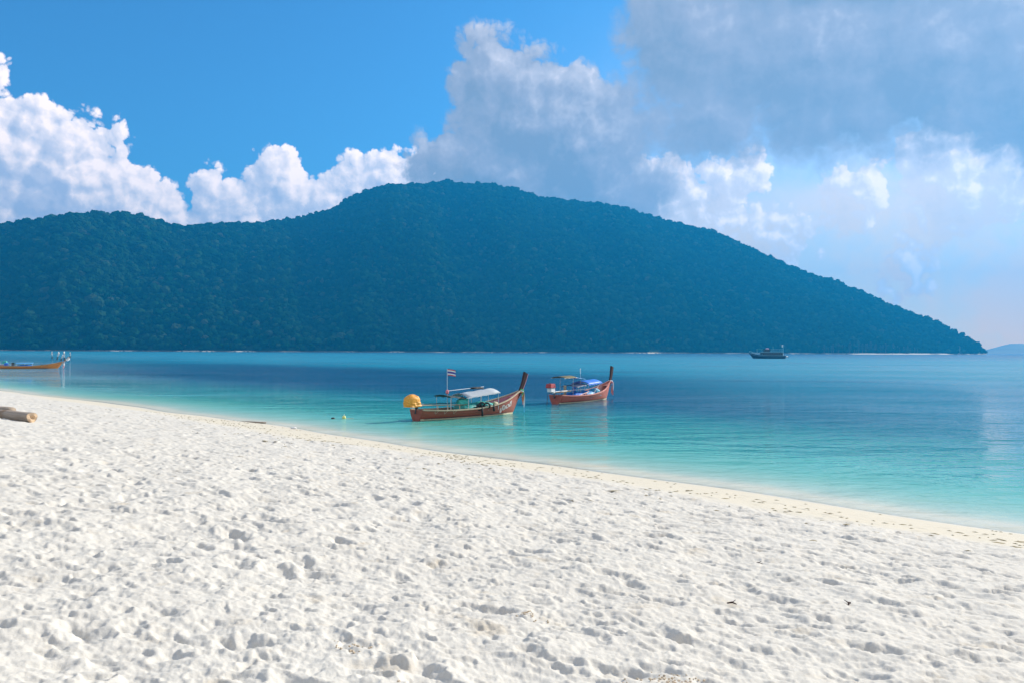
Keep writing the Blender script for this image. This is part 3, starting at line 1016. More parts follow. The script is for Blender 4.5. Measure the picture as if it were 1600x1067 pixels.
def awning(root, L, x0, x1, hw, z0, z1, arch, mat, rr, posts, foot, valance=0.0, th=0.025, name='awning'):
    a = MB().sheet(roof_grid(L, x0, x1, hw, z0, z1, arch, rr=rr), th).build(name, mat, root, smooth=True)
    if valance:
        for sd in (-1, 1):
            mb = MB()
            g = []
            for i in range(12):
                t = i / 11
                x, z = x0 + (x1 - x0) * t - L / 2, z0 + (z1 - z0) * t
                v = valance * (0.75 + 0.25 * math.sin(i * 2.3))
                g.append([(x, sd * (hw + 0.012), z + 0.01), (x, sd * (hw + 0.035), z - v)])
            vs = [p for r in g for p in r]
            vs += [(p[0], p[1] + 0.01 * sd, p[2]) for p in vs]
            f = grid_faces(12, 2).tolist()
            mb.add(vs, f + [tuple(q + 24 for q in reversed(w)) for w in f])
            mb.build('valance', mat, a, smooth=True)
    for px_ in posts:
        t = (px_ - x0) / (x1 - x0)
        z = z0 + (z1 - z0) * t
        for sd in (-1, 1):
            MB().tube([(px_ - L / 2, sd * (hw - 0.05), foot), (px_ - L / 2, sd * (hw - 0.06), z - 0.002)], 0.022, 6).build('post', M_metal, root)
        pts = [(px_ - L / 2, (hw - 0.05) * q, z + arch * (1 - q * q) - 0.055) for q in (-1, -.66, -.33, 0, .33, .66, 1)]
        MB().tube(pts, 0.018, 5).build('roof_hoop', M_metal, root)
    for sd in (-1, 1):
        MB().tube([(x0 - 0.12 - L / 2, sd * (hw - 0.02), z0 - 0.045), (x1 + 0.08 - L / 2, sd * (hw - 0.02), z1 - 0.045)], 0.017, 5).build('roof_rail', M_metal, root)
    return a


def lump_cover(name, c, d, mat, parent, rr, jit=0.07, n=16, m=10, flat=0.5):
    """cloth thrown over something: rounded top, straight-ish skirt, folds"""
    mb = MB()
    vs, fs = [], []
    for i in range(m + 1):
        t = i / m
        if t < 0.5:
            a = t / 0.5 * math.pi / 2
            r, z = math.sin(a), 1 - (1 - math.cos(a)) * flat
        else:
            r, z = 1 + 0.10 * (t - 0.5), (1 - flat) * (1 - (t - 0.5) / 0.5)
        for k in range(n):
            q = 2 * math.pi * k / n
            sq = (abs(math.cos(q)) ** 4 + abs(math.sin(q)) ** 4) ** -0.25
            f = 1 + (0.06 * math.sin(q * 5 + i * 0.5) * t + rr.uniform(-jit, jit)) * (0.4 + t)
            vs.append((c[0] + d[0] / 2 * r * math.cos(q) * sq * f, c[1] + d[1] / 2 * r * math.sin(q) * sq * f,
                       c[2] + d[2] * (z - 0.0) + (rr.uniform(-jit, jit) * 0.3 if 0 < i < m else 0)))
    for i in range(m):
        for k in range(n):
            k2 = (k + 1) % n
            fs.append((i * n + k, (i + 1) * n + k, (i + 1) * n + k2, i * n + k2))
    fs.append(tuple(m * n + k for k in range(n)))
    mb.add(vs, fs)
    return mb.build(name, mat, parent, smooth=False)


def engine_mount(root, L, h, x, z, rr):
    mb = MB()
    mb.box((x - L / 2 + 0.30, 0, z - 0.22), (0.10, 0.10, 0.62))
    mb.box((x - L / 2, 0, z - 0.02), (1.05, 0.10, 0.06))
    mb.tube([(x - L / 2 + 0.5, 0, z - 0.05), (x - L / 2 + 0.18, 0, z - 0.5)], 0.03, 6)
    return mb.build('engine_mount', M_engine, root)


def tiller(root, L, p0, p1, r, mat, name='tiller_pole'):
    return MB().tube([(p0[0] - L / 2, p0[1], p0[2]), (p1[0] - L / 2, p1[1], p1[2])], r, 7).build(name, mat, root)


def propeller_shaft(root, L, p0, p1):
    s_ = MB().tube([(p0[0] - L / 2, p0[1], p0[2]), (p1[0] - L / 2, p1[1], p1[2])], 0.028, 6).build('propeller_shaft', M_engine, root)
    mb = MB()
    c = Vector((p1[0] - L / 2, p1[1], p1[2]))
    for k in range(3):
        a = 2.094 * k
        mb.box(c + Vector((0, math.cos(a) * 0.09, math.sin(a) * 0.09)), (0.03, 0.10, 0.16), ry=0.5)
    mb.build('propeller', M_engine, s_)
    return s_


def flag_on_pole(root, L, x, y, z0, z1, w, hgt):
    MB().tube([(x - L / 2, y, z0), (x - L / 2 - 0.03, y, z1)], [0.022, 0.014], 6).build('flag_pole', M_metal, root)
    fl = None
    cols = [M_fred, M_whitec, M_fblue, M_whitec, M_fred]
    hs = [1, 1, 2, 1, 1]
    acc = 0
    for c_, q in zip(cols, hs):
        za, zb = z1 - 0.02 - hgt * acc / 6, z1 - 0.02 - hgt * (acc + q) / 6
        acc += q
        g = []
        for i in range(8):
            t = i / 7
            dx, dy = w * t * 0.80, -w * t * 0.55
            yv = 0.05 * math.sin(t * 6) * t
            g.append([(x - L / 2 + dx, y + dy + yv, za - 0.10 * t * t), (x - L / 2 + dx, y + dy + yv, zb - 0.10 * t * t)])
        vs = [p for r in g for p in r]
        vs += [(p[0] + 0.003, p[1] + 0.004, p[2]) for p in vs]
        f = grid_faces(8, 2).tolist()
        mb = MB().add(vs, f + [tuple(k + 16 for k in reversed(r)) for r in f])
        if fl is None:
            fl = empty('flag', (0, 0, 0))
            fl.parent = root
        mb.build('stripe', c_, fl, smooth=True)
    return fl


GB = 'longtail boats moored off the beach'
# --- boat one: brown hull, grey awning, yellow engine cover
L1 = 9.9
th1 = math.atan2(6.6, 6.27)
c1 = Vector((-6.15, 52.2, 0)) + Vector((math.cos(th1), math.sin(th1), 0)) * (L1 / 2 - 0.1)
b1, h1, rr = base_boat('longtail_boat', c1, th1, L1, M_brown, M_tan, M_cream, M_dark,
                       'brown longtail boat with grey awning and yellow tarpaulin over its engine', GB, 1.02, 1.02, (0.62, 2.95), M_prow, M_pink, M_pink, 3)
awning(b1, L1, 3.75, 6.85, 0.92, 1.40, 1.66, 0.26, M_roof, rr, (3.85, 5.0, 5.75, 6.75), 0.45, 0.07)
MB().sheet(roof_grid(L1, 2.15, 3.8, 0.80, 1.52, 1.36, 0.10, 0.05, rr=rr), 0.02).build('stern_awning', M_dgreen, b1, smooth=True)
for sd in (-1, 1):
    MB().tube([(2.35 - L1 / 2, sd * 0.72, 0.5), (2.35 - L1 / 2, sd * 0.72, 1.50)], 0.02, 6).build('post', M_metal, b1)
lump_cover('bench_cover', (4.25 - L1 / 2, -0.15, 0.42), (1.5, 1.30, 0.62), M_teal, b1, rr, 0.05)
lump_cover('bench_cover', (5.95 - L1 / 2, -0.05, 0.45), (1.25, 1.45, 0.58), M_teal, b1, rr, 0.05)
lump_cover('cloth_roll', (3.7 - L1 / 2, -0.45, 0.95), (0.9, 0.5, 0.42), M_teal, b1, rr, 0.09)
lump_cover('sack', (7.05 - L1 / 2, -0.25, 0.55), (0.5, 0.45, 0.42), M_cream, b1, rr, 0.05)
engine_mount(b1, L1, h1, -0.35, 0.98, rr)
MB().box((-0.45 - L1 / 2, 0, 1.16), (0.7, 0.42, 0.36)).box((-0.2 - L1 / 2, 0.0, 1.42), (0.3, 0.3, 0.2)).build('engine', M_engine, b1, bevel=0.02)
lump_cover('engine_cover', (-0.40 - L1 / 2, -0.02, 0.93), (1.02, 0.80, 0.82), M_yellow, b1, rr, 0.06, 18, 11, 0.55)
tiller(b1, L1, (0.15, -0.12, 1.00), (4.1, -0.62, 0.90), 0.035, M_tan)
propeller_shaft(b1, L1, (0.1, 0.15, 1.05), (4.6, 0.35, 0.98))
flag_on_pole(b1, L1, 2.55, -0.15, 0.3, 3.36, 0.56, 0.42)
MB().ball((2.54 - L1 / 2, -0.15, 1.80), (0.115, 0.115, 0.165), 10, 8).build('pole_float', M_pinkc, b1, smooth=True)
MB().tube([(3.2 - L1 / 2, 0.70, 1.80), (6.6 - L1 / 2, 0.45, 2.02)], 0.022, 6).build('roof_pole', M_white, b1)
lump_cover('roof_bundle', (5.9 - L1 / 2, 0.45, 1.88), (1.1, 0.4, 0.14), M_rubber, b1, rr, 0.06)
for x, z, ax in ((5.0, 0.86, (0.4, 1, 0.9)), (5.55, 0.80, (0.9, 0.5, 0.7)), (4.75, 0.70, (0.1, 1, 0.2))):
    MB().torus((x - L1 / 2, -h1.beam(x) + 0.05, z), ax, 0.21, 0.065).build('tyre', M_rubber, b1, smooth=True)
for x, dz in ((6.15, -0.02), (4.95, -0.20)):
    p = h1.pt(x, 0.9, -1)
    MB().tube([(p.x, p.y - 0.09, h1.sheer(x) + 0.12), (p.x + 0.02, p.y - 0.12, h1.sheer(x) - 0.34 + dz)], [0.06, 0.075], 8).build('fender', M_rubber, b1, smooth=True)
for sd_, z_, m_ in ((-0.02, 1.66, M_greenc), (0.03, 1.58, M_whitec), (0.0, 1.48, M_orangec)):
    MB().torus((L1 / 2 + 0.10 + (z_ - 1.5) * 0.35, 0, z_), (0.45, 0.1, 1), 0.17, 0.055, 12, 6).build('garland', m_, b1, smooth=True)
for x_, y_, zt, zb, m_, w_ in ((0.20, -0.10, 1.62, 0.75, M_orangec, 0.14), (0.26, -0.16, 1.55, 0.35, M_whitec, 0.12), (0.22, -0.04, 1.50, 0.60, M_pinkc, 0.10),
                              (0.30, -0.14, 0.95, 0.02, M_cyanc, 0.11), (0.08, -0.18, 1.55, 1.05, M_greenc, 0.12)):
    mb = MB()
    ribbon(mb, (L1 / 2 + x_, y_, zt), (L1 / 2 + x_ + 0.05, y_ - 0.02, zb), w_, rr)
    mb.build('ribbon', m_, b1, smooth=True)
# white lettering on the bow, laid on the planking
cu = D.curves.new('lettering', 'FONT')
cu.body = 'ปู่ไหวดี้'
cu.size = 0.62
cu.extrude = 0.0
cu.offset = 0.012
tob = D.objects.new('lettering', cu)
COL.objects.link(tob)
dg = bpy.context.evaluated_depsgraph_get()
tme = D.meshes.new_from_object(tob.evaluated_get(dg))
D.objects.remove(tob, do_unlink=True)
xs_ = [v.co.x for v in tme.vertices]
wd = (max(xs_) - min(xs_)) if xs_ else 1
for v in tme.vertices:
    u_ = (v.co.x - min(xs_)) / wd
    x = 7.15 + 1.45 * u_
    z = h1.sheer(x) - 0.62 + 0.05 * u_ + v.co.y * 0.80
    p = h1.at_z(x, z, -1, 0.022)
    v.co = p
tme.materials.clear()
tme.materials.append(M_whitec)
lt = D.objects.new('lettering', tme)
COL.objects.link(lt)
lt.parent = b1
for x in (0.9, 1.6, 2.35):
    p = h1.pt(x, 0.95, -1)
    MB().tube([(p.x, p.y - 0.05, h1.sheer(x) + 0.06), (p.x + 0.03, p.y - 0.06, h1.sheer(x) - 0.20), (p.x + 0.3, p.y - 0.05, h1.sheer(x) - 0.03)], 0.012, 5).build('lashing', M_rope, b1)
for x in (1.2, 2.0, 3.0):
    MB().tube([(x - L1 / 2, -h1.beam(x) + 0.08, h1.sheer(x)), (x - L1 / 2, -h1.beam(x) + 0.10, h1.sheer(x) + 0.34)], 0.024, 6).build('side_stanchion', M_tan, b1)

# --- boat two: salmon gunwale, blue covers
L2 = 10.3
th2 = math.atan2(8.7, 5.9)
c2 = Vector((3.85, 69.2, 0)) + Vector((math.cos(th2), math.sin(th2), 0)) * (L2 / 2 - 0.1)
b2, h2, rr = base_boat('longtail_boat', c2, th2, L2, M_brown2, M_salmon, M_cream, M_dark,
                       'red-brown longtail boat with salmon gunwale, blue awnings and bare red engine', GB, 1.08, 1.04, (0.35, 3.10), M_prow, M_prow, M_salmon, 8)
awning(b2, L2, 4.3, 6.9, 0.90, 1.62, 1.72, 0.26, M_blue, rr, (4.4, 5.6, 6.8), 0.45, 0.16)
MB().sheet(roof_grid(L2, 2.2, 4.2, 0.85, 1.40, 1.55, 0.12, 0.05, rr=rr), 0.02).build('stern_awning', P_('navy_tarpaulin', (0.012, 0.035, 0.10), 0.6, 0.3, 3), b2, smooth=True)
awning(b2, L2, 0.5, 2.4, 0.72, 2.25, 2.28, 0.14, M_khaki, rr, (1.9,), 0.5, 0, 0.03, 'high_awning')
MB().sheet(roof_grid(L2, 2.42, 4.6, 0.45, 2.30, 2.05, 0.04, 0.03, rr=rr), 0.02).build('awning_strip', M_lblue, b2, smooth=True)
lump_cover('cargo_cover', (3.3 - L2 / 2, -0.05, 0.30), (2.0, 1.40, 0.62), M_blue, b2, rr, 0.05)
lump_cover('cargo_cover', (5.2 - L2 / 2, -0.05, 0.32), (1.7, 1.55, 0.66), M_lblue, b2, rr, 0.05)
lump_cover('cargo_cover', (6.6 - L2 / 2, -0.25, 0.45), (0.8, 1.1, 0.72), P_('cyan_tarpaulin', (0.10, 0.45, 0.60), 0.5, 0.25, 3), b2, rr, 0.05)
mb = MB()
g = [[(3.9 - L2 / 2, 0.55, 1.50), (4.6 - L2 / 2, 0.55, 1.60)], [(3.9 - L2 / 2, 0.58, 1.05), (4.6 - L2 / 2, 0.58, 1.05)], [(3.9 - L2 / 2, 0.55, 0.55), (4.6 - L2 / 2, 0.55, 0.55)]]
mb.sheet(g, 0.02).build('side_curtain', M_blue, b2)
MB().box((2.05 - L2 / 2, 0.25, 1.0), (0.22, 0.18, 1.1)).build('cabin_post', M_tan, b2, bevel=0.01)
engine_mount(b2, L2, h2, -0.5, 1.02, rr)
MB().box((-0.75 - L2 / 2, 0, 1.24), (0.62, 0.42, 0.34)).box((-0.45 - L2 / 2, 0.0, 1.12), (0.3, 0.3, 0.30)).build('engine', M_whitec, b2, bevel=0.02)
e_ = MB().box((-0.80 - L2 / 2, 0, 1.60), (0.86, 0.56, 0.36), taper=0.86).build('engine_tank', M_red, b2, bevel=0.03)
MB().tube([(-0.8 - L2 / 2, 0.1, 1.78), (-0.8 - L2 / 2, 0.1, 1.86)], 0.06, 8).build('filler_cap', M_engine, e_)
tiller(b2, L2, (-0.2, -0.1, 1.08), (4.9, -0.50, 1.16), 0.032, M_white)
tiller(b2, L2, (-0.1, 0.0, 1.0), (2.1, -0.32, 1.06), 0.06, M_tan, 'tiller_grip')
propeller_shaft(b2, L2, (-1.1, 0.1, 0.95), (-1.3, 0.1, -0.25))
MB().tube([(4.3 - L2 / 2, -0.1, 0.4), (4.2 - L2 / 2, -0.1, 3.0)], [0.03, 0.018], 6).build('mast', M_metal, b2)
MB().tube([(4.22 - L2 / 2, -0.1, 2.55), (4.2 - L2 / 2, -0.1, 3.02)], 0.045, 6).build('mast_light', M_white, b2)
lad = empty('boarding_ladder', (0, 0, 0))
lad.parent = b2
for k in range(2):
    MB().tube([(2.9 - L2 / 2, -0.62 - 0.22 * k, 0.52 + 0.16 * k), (4.4 - L2 / 2, -0.66 - 0.22 * k, 0.74 + 0.20 * k)], 0.03, 6).build('ladder_rail', M_salmon, lad)
for k in range(5):
    x = 3.05 + 0.30 * k
    MB().tube([(x - L2 / 2, -0.62, 0.545 + 0.044 * k), (x - L2 / 2, -0.84, 0.71 + 0.05 * k)], 0.022, 5).build('rung', M_salmon, lad)
MB().tube([(5.4 - L2 / 2, -0.85, 0.75), (6.7 - L2 / 2, -0.80, 1.62)], 0.02, 5).build('brace', M_white, b2)
for z_, m_ in ((1.68, M_whitec), (1.58, M_pinkc)):
    MB().torus((L2 / 2 + 0.06, 0, z_), (0.3, 0.1, 1), 0.19, 0.06, 12, 6).build('garland', m_, b2, smooth=True)
for x_, y_, zt, zb, m_, w_ in ((0.22, -0.10, 1.62, 0.35, M_pinkc, 0.17), (0.28, -0.16, 1.58, 0.28, M_whitec, 0.11), (0.20, 0.02, 1.58, 0.5, M_salmon, 0.14)):
    mb = MB()
    ribbon(mb, (L2 / 2 + x_, y_, zt), (L2 / 2 + x_ + 0.08, y_ - 0.02, zb), w_, rr)
    mb.build('ribbon', m_, b2, smooth=True)

# --- boat three, far left: orange varnished hull
L3 = 10.2
th3 = math.atan2(6.0, 11.2)
b3, h3, rr = base_boat('longtail_boat', (-109.6, 181.2, 0), th3, L3, M_orange, M_tan, M_cream, M_dark,
                       'orange varnished longtail boat with low blue cover, far left by the marker poles', GB, 1.0, 1.0, (1.00, 2.55), M_tan, M_tan, M_tan, 12)
b3.scale = (1.27, 1.27, 1.05)
awning(b3, L3, 3.0, 5.6, 0.80, 1.20, 1.24, 0.14, M_lblue, rr, (3.1, 4.3, 5.5), 0.45, 0.10)
lump_cover('cargo_cover', (4.4 - L3 / 2, 0, 0.35), (2.4, 1.5, 0.55), M_blue, b3, rr, 0.05)
MB().box((2.5 - L3 / 2, 0.1, 1.0), (0.45, 0.5, 0.7)).build('engine_box', M_dgreen, b3, bevel=0.03)
MB().tube([(1.45 - L3 / 2, 0, 0.5), (1.42 - L3 / 2, 0, 1.75)], 0.05, 6).build('cloth_pole', M_engine, b3)
lump_cover('hung_cloth', (1.5 - L3 / 2, 0, 0.72), (0.7, 0.5, 0.62), M_blue, b3, rr, 0.10)
lump_cover('bow_bundle', (7.2 - L3 / 2, 0, h3.sheer(7.2) - 0.18), (1.0, 0.6, 0.32), M_rubber, b3, rr, 0.06)
engine_mount(b3, L3, h3, -0.2, 0.95, rr)
lump_cover('engine_cover', (0.1 - L3 / 2, 0, 0.75), (0.9, 0.7, 0.5), M_fblue, b3, rr, 0.06)
tiller(b3, L3, (0.3, 0, 0.98), (3.2, -0.4, 0.86), 0.04, M_white)
for zt, zb, m_, x_ in ((1.62, 0.1, M_pinkc, 0.12), (1.6, 0.4, M_whitec, 0.2), (1.55, 0.05, M_whitec, 0.05)):
    mb = MB()
    ribbon(mb, (L3 / 2 + x_, -0.15, zt), (L3 / 2 + x_ + 0.05, -0.16, zb), 0.2, rr)
    mb.build('ribbon', m_, b3, smooth=True)
for k in range(3):
    mb = MB()
    ribbon(mb, (L3 / 2 + 0.62 + 0.14 * k, -0.13, 2.15 + 0.18 * k), (L3 / 2 + 0.75 + 0.16 * k, -0.2, 1.55 + 0.18 * k), 0.26, rr, 0.03)
    mb.build('prow_cloth', M_whitec, b3, smooth=True)

# --- stern of a pink boat cut by the left edge of the view
L4 = 10.0
b4, h4, rr = base_boat('longtail_boat', (-125.2, 190.0, 0), R(172), L4, M_pinkh, M_pinkh, M_cream, M_dark,
                       'pink longtail boat at the very left edge, mostly out of view', GB, 1.0, 1.0, (0.6, 2.9), M_prow, M_pink, M_pink, 15)
awning(b4, L4, 2.0, 6.0, 0.9, 1.5, 1.6, 0.25, M_teal, rr, (2.1, 4.0, 5.9), 0.45, 0.1)
lump_cover('engine_cover', (0.25 - L4 / 2, 0, 1.0), (1.0, 0.8, 0.7), M_teal, b4, rr, 0.06)
engine_mount(b4, L4, h4, 0.0, 0.98, rr)

# ------------------------------------------------------------------ two-deck dive boat out in the channel
def frustum(mb, pts0, pts1):
    n = len(pts0)
    mb.add(list(pts0) + list(pts1), [tuple(reversed(range(n))), tuple(n + k for k in range(n))] +
           [(k, (k + 1) % n, n + (k + 1) % n, n + k) for k in range(n)])
    return mb


M_navy = P_('navy_hull_paint', (0.010, 0.035, 0.070), 0.45, 0.3, 0.6)
M_cabin = P_('dark_teal_cabin_paint', (0.016, 0.075, 0.095), 0.5, 0.3, 0.6)
M_trim = P_('pale_blue_trim', (0.34, 0.60, 0.68), 0.5, 0.15, 1.0)
M_glass = P_('dark_window_glass', (0.006, 0.012, 0.018), 0.08, 0.1, 1.0)
LD = 24.5
dv = empty('dive_boat', (174.5, 545, 0), R(178))
tag(dv, 'dark two-deck wooden passenger boat anchored off the island, white flag aft', 'boat')
SB = crom([0, .2, .5, .8, .93, 1], [2.1, 2.6, 2.8, 2.0, .95, .06])
SS = crom([0, .3, .6, .8, 1], [2.1, 1.9, 2.1, 2.7, 4.1])
mb = MB()
rows = []
for i in range(31):
    t = 1 - (1 - i / 30) ** 1.3
    b_, s_ = SB(t), SS(t)
    row = []
    for j in range(-6, 7):
        v = abs(j) / 6
        zk = -0.7 + max(0, t - 0.86) * 30 * (1 if t < 1 else 1)
        zk = min(zk, s_ - 0.3)
        row.append(((t - 0.5) * LD, math.copysign(b_ * v ** 0.5, j) if j else 0, zk + (s_ - zk) * v))
    rows.append(row)
mb.add([p for r in rows for p in r], grid_faces(31, 13).tolist())
mb.add(rows[0], [tuple(range(13))])
for i in range(30):      # deck closing the top
    mb.add([rows[i][0], rows[i][12], rows[i + 1][12], rows[i + 1][0]], [(0, 1, 2, 3)])
mb.build('hull', M_navy, dv)
for sd in (-1, 1):
    for dz, hh_, m_ in ((0.04, 0.16, M_trim), (-0.75, 0.10, M_trim)):
        pts = []
        for i in range(25):
            t = i / 24 * 0.985
            pts.append(((t - 0.5) * LD, sd * (SB(t) * (1.0 if dz > 0 else 0.91) + 0.05), SS(t) + dz))
        MB().tube(pts, hh_ / 2, 5).build('gunwale' if dz > 0 else 'side_stripe', m_, dv)
mb = frustum(MB(), [(-10.2, -2.1, 2.0), (4.6, -2.2, 2.0), (4.6, 2.2, 2.0), (-10.2, 2.1, 2.0)], [(-10.2, -2.0, 4.15), (3.9, -2.1, 4.15), (3.9, 2.1, 4.15), (-10.2, 2.0, 4.15)])
cb = mb.build('main_cabin', M_cabin, dv)
for k in range(9):
    for sd in (-1, 1):
        MB().box((-9.2 + k * 1.5, sd * 2.12, 3.25), (0.95, 0.06, 0.75)).build('window', M_glass, cb)
MB().box((-3.0, 0, 4.24), (15.6, 5.0, 0.16)).build('upper_deck', M_trim, dv)
wh = frustum(MB(), [(-1.5, -1.5, 4.33), (2.4, -1.5, 4.33), (2.4, 1.5, 4.33), (-1.5, 1.5, 4.33)], [(-1.5, -1.4, 6.1), (1.9, -1.4, 6.1), (1.9, 1.4, 6.1), (-1.5, 1.4, 6.1)]).build('wheelhouse', M_cabin, dv)
for k in range(3):
    for sd in (-1, 1):
        MB().box((-0.9 + k * 1.15, sd * 1.47, 5.35), (0.8, 0.06, 0.7)).build('window', M_glass, wh)
MB().box((0.2, 0, 6.2), (4.6, 3.4, 0.14)).build('wheelhouse_roof', M_navy, dv)
lump_cover('roof_liferaft', (-0.2, 0, 6.28), (2.0, 1.4, 0.8), P_('pale_pink_canvas', (0.66, 0.48, 0.62), 0.7, 0.15, 1), dv, random.Random(2), 0.04)
MB().box((-6.2, 0, 6.25), (8.6, 4.4, 0.12)).build('aft_awning', M_trim, dv)
MB().box((5.0, 0, 6.45), (4.0, 3.0, 0.10)).build('fore_awning', P_('sea_green_canvas', (0.10, 0.50, 0.46), 0.7, 0.2, 1), dv)
for x in (-10.2, -8, -6, -4, -2.2, 3.4, 6.8):
    for sd in (-1, 1):
        MB().tube([(x, sd * (1.9 if x < 3 else 1.3), 4.3 if x < 4 else 2.3), (x, sd * (1.9 if x < 3 else 1.3), 6.4 if x > 3 else 6.2)], 0.06, 5).build('awning_post', M_trim, dv)
for sd in (-1, 1):
    pts = [((t - 0.5) * LD, sd * SB(t) * 0.96, SS(t) + 1.0) for t in np.linspace(0.66, 0.985, 9)]
    r_ = MB().tube(pts, 0.05, 5).build('bow_rail', M_trim, dv)
    for q in range(0, 9, 2):
        t = np.linspace(0.66, 0.985, 9)[q]
        MB().tube([((t - 0.5) * LD, sd * SB(t) * 0.96, SS(t)), pts[q]], 0.04, 5).build('rail_post', M_trim, r_)
    MB().tube([(-10.6, sd * 2.0, 5.2), (-2.2, sd * 2.0, 5.2)], 0.05, 5).build('deck_rail', M_trim, dv)
MB().tube([(-10.9, 0, 2.0), (-10.9, 0, 9.4)], [0.12, 0.08], 6).build('mast', M_trim, dv)
mb = MB()
mb.sheet([[(-10.85, -0.02, 9.4 - 0.55 * i), (-10.35 - 0.1 * (i % 2), 0.25, 9.35 - 0.55 * i), (-10.0, 0.1, 9.2 - 0.55 * i)] for i in range(4)], 0.03)
mb.build('flag', M_whitec, dv)
MB().tube([(-4.0, 0.5, 6.3), (-4.0, 0.5, 8.3)], 0.06, 5).build('antenna', M_trim, dv)
MB().box((-12.6, 0, 0.55), (1.9, 3.6, 0.22)).build('swim_platform', M_trim, dv)
tn = MB().ball((-13.0, 0.4, 1.35), (1.3, 0.8, 0.5), 10, 6).build('rubber_dinghy', M_white, dv, smooth=True)
MB().box((-14.1, 0.4, 1.2), (0.45, 0.4, 0.9)).build('outboard', M_rubber, tn)
MB().box((-10.0, 0.9, 2.9), (1.5, 1.6, 1.3)).build('stern_locker', M_white, dv, bevel=0.05)

# ------------------------------------------------------------------ sailing yacht under the far point
sy = empty('sailing_yacht', (905, 1610, 0), R(15))
tag(sy, 'tiny white sailing yacht with a bare mast near the island point', 'boat')
mb = MB()
rows = []
for i in range(17):
    t = i / 16
    b_ = 1.7 * math.sin(math.pi * min(0.5 + 0.0 + t * 0.5, 1)) ** 0.8 * (0.75 + 0.25 * min(1, t * 4)) + 0.02
    rows.append([((t - 0.5) * 11, s_ * b_ * v, -0.3 + (1.3 + 0.35 * t) * v ** 1.5) for s_, v in ((-1, 1), (-1, .8), (-1, .5), (1, 0), (1, .5), (1, .8), (1, 1))])
mb.add([p for r in rows for p in r], grid_faces(17, 7).tolist())
for i in range(16):
    mb.add([rows[i][0], rows[i][6], rows[i + 1][6], rows[i + 1][0]], [(0, 1, 2, 3)])
mb.add(rows[0], [tuple(range(7))])
mb.build('hull', M_white, sy)
cbn = frustum(MB(), [(-2.5, -.9, 1.0), (2, -.8, 1.1), (2, .8, 1.1), (-2.5, .9, 1.0)], [(-2.3, -.7, 1.75), (1.3, -.6, 1.7), (1.3, .6, 1.7), (-2.3, .7, 1.75)]).build('cabin', M_white, sy)
for sd in (-1, 1):
    MB().box((-0.5, sd * 0.80, 1.4), (2.2, 0.12, 0.22)).build('window', M_glass, cbn)
MB().tube([(0.6, 0, 1.2), (0.6, 0, 17.0)], [0.16, 0.10], 6).build('mast', M_white, sy)
MB().tube([(0.6, 0, 2.6), (-4.2, 0, 2.5)], 0.12, 6).build('boom', M_white, sy)
lump_cover('furled_sail', (-1.8, 0, 2.62), (4.6, 0.45, 0.35), M_white, sy, random.Random(4), 0.05)
MB().tube([(0.6, 0, 16.8), (5.4, 0, 1.4)], 0.03, 4).build('forestay', M_metal, sy)
MB().tube([(0.6, 0, 16.9), (-5.4, 0, 1.2)], 0.03, 4).build('backstay', M_metal, sy)

# ------------------------------------------------------------------ marker poles standing in the water, far left
def marker_pole(x, y, hgt, lean, twin=False):
    r0 = empty('marker_pole', (x, y, 0))
    top = (lean, 0, hgt)
    MB().tube([(0, 0, -1.5), (lean * 0.35, 0, hgt * 0.36)], [0.30, 0.24], 8).build('pole_base', M_rubber, r0, smooth=True)
    MB().tube([(lean * 0.35, 0, hgt * 0.36 + 0.002), top], [0.20, 0.14], 8).build('pole_shaft', M_white, r0, smooth=True)
    mb = MB()
    rr_ = random.Random(int(x * 7))
    for q in range(3):
        ribbon(mb, (lean + rr_.uniform(-.2, .2), rr_.uniform(-.2, .1), hgt * rr_.uniform(0.9, 1.0)), (lean + rr_.uniform(-.35, .35), -0.2, hgt * rr_.uniform(0.45, 0.6)), 0.45, rr_, 0.06)
    mb.build('pole_cloth', M_whitec, r0, smooth=True)
    return r0


GP = 'white-topped marker poles in the water at the far left'
for px_, yb, hg, ln_, lab in ((82, 560.5, 3.4, 0.0, 'thin marker pole standing alone, left of the orange boat\'s prow'),
                              (89.5, 561.5, 3.3, 0.7, 'white-topped marker pole just behind the orange boat\'s prow'),
                              (101.5, 563.2, 3.6, -0.2, 'tallest marker pole with white cloth, right beside the prow'),
                              (95.5, 563.0, 2.3, 0.8, 'short leaning marker pole between two taller ones by the prow'),
                              (110, 559, 2.9, 0.1, 'rightmost marker pole, standing apart in open water')):
    d_ = CAM_H * 1244 / (yb - 544.4)
    o = marker_pole((px_ - 800) / 1244 * d_, d_, hg, ln_)
    if px_ == 82:
        o.children[-1].scale = (0.4, 0.4, 1)
    tag(o, lab, 'pole', GP)

# ------------------------------------------------------------------ casuarina trees on the pale far beach
M_trunk = P_('pale_trunk_bark', (0.22, 0.17, 0.12), 0.9, 0.3, 0.5)
m_cas, N = new_mat('casuarina_foliage')
N_o = N.n('ShaderNodeNewGeometry').outputs['Position']
c = N.mix(N.noise(N_o, 0.5, 3, 0.6), (0.035, 0.060, 0.030), (0.085, 0.095, 0.055))
b = N.n('ShaderNodeBsdfPrincipled', {'Base Color': c, 'Roughness': 0.9})
N.n('ShaderNodeOutputMaterial', {'Surface': b.outputs[0]})


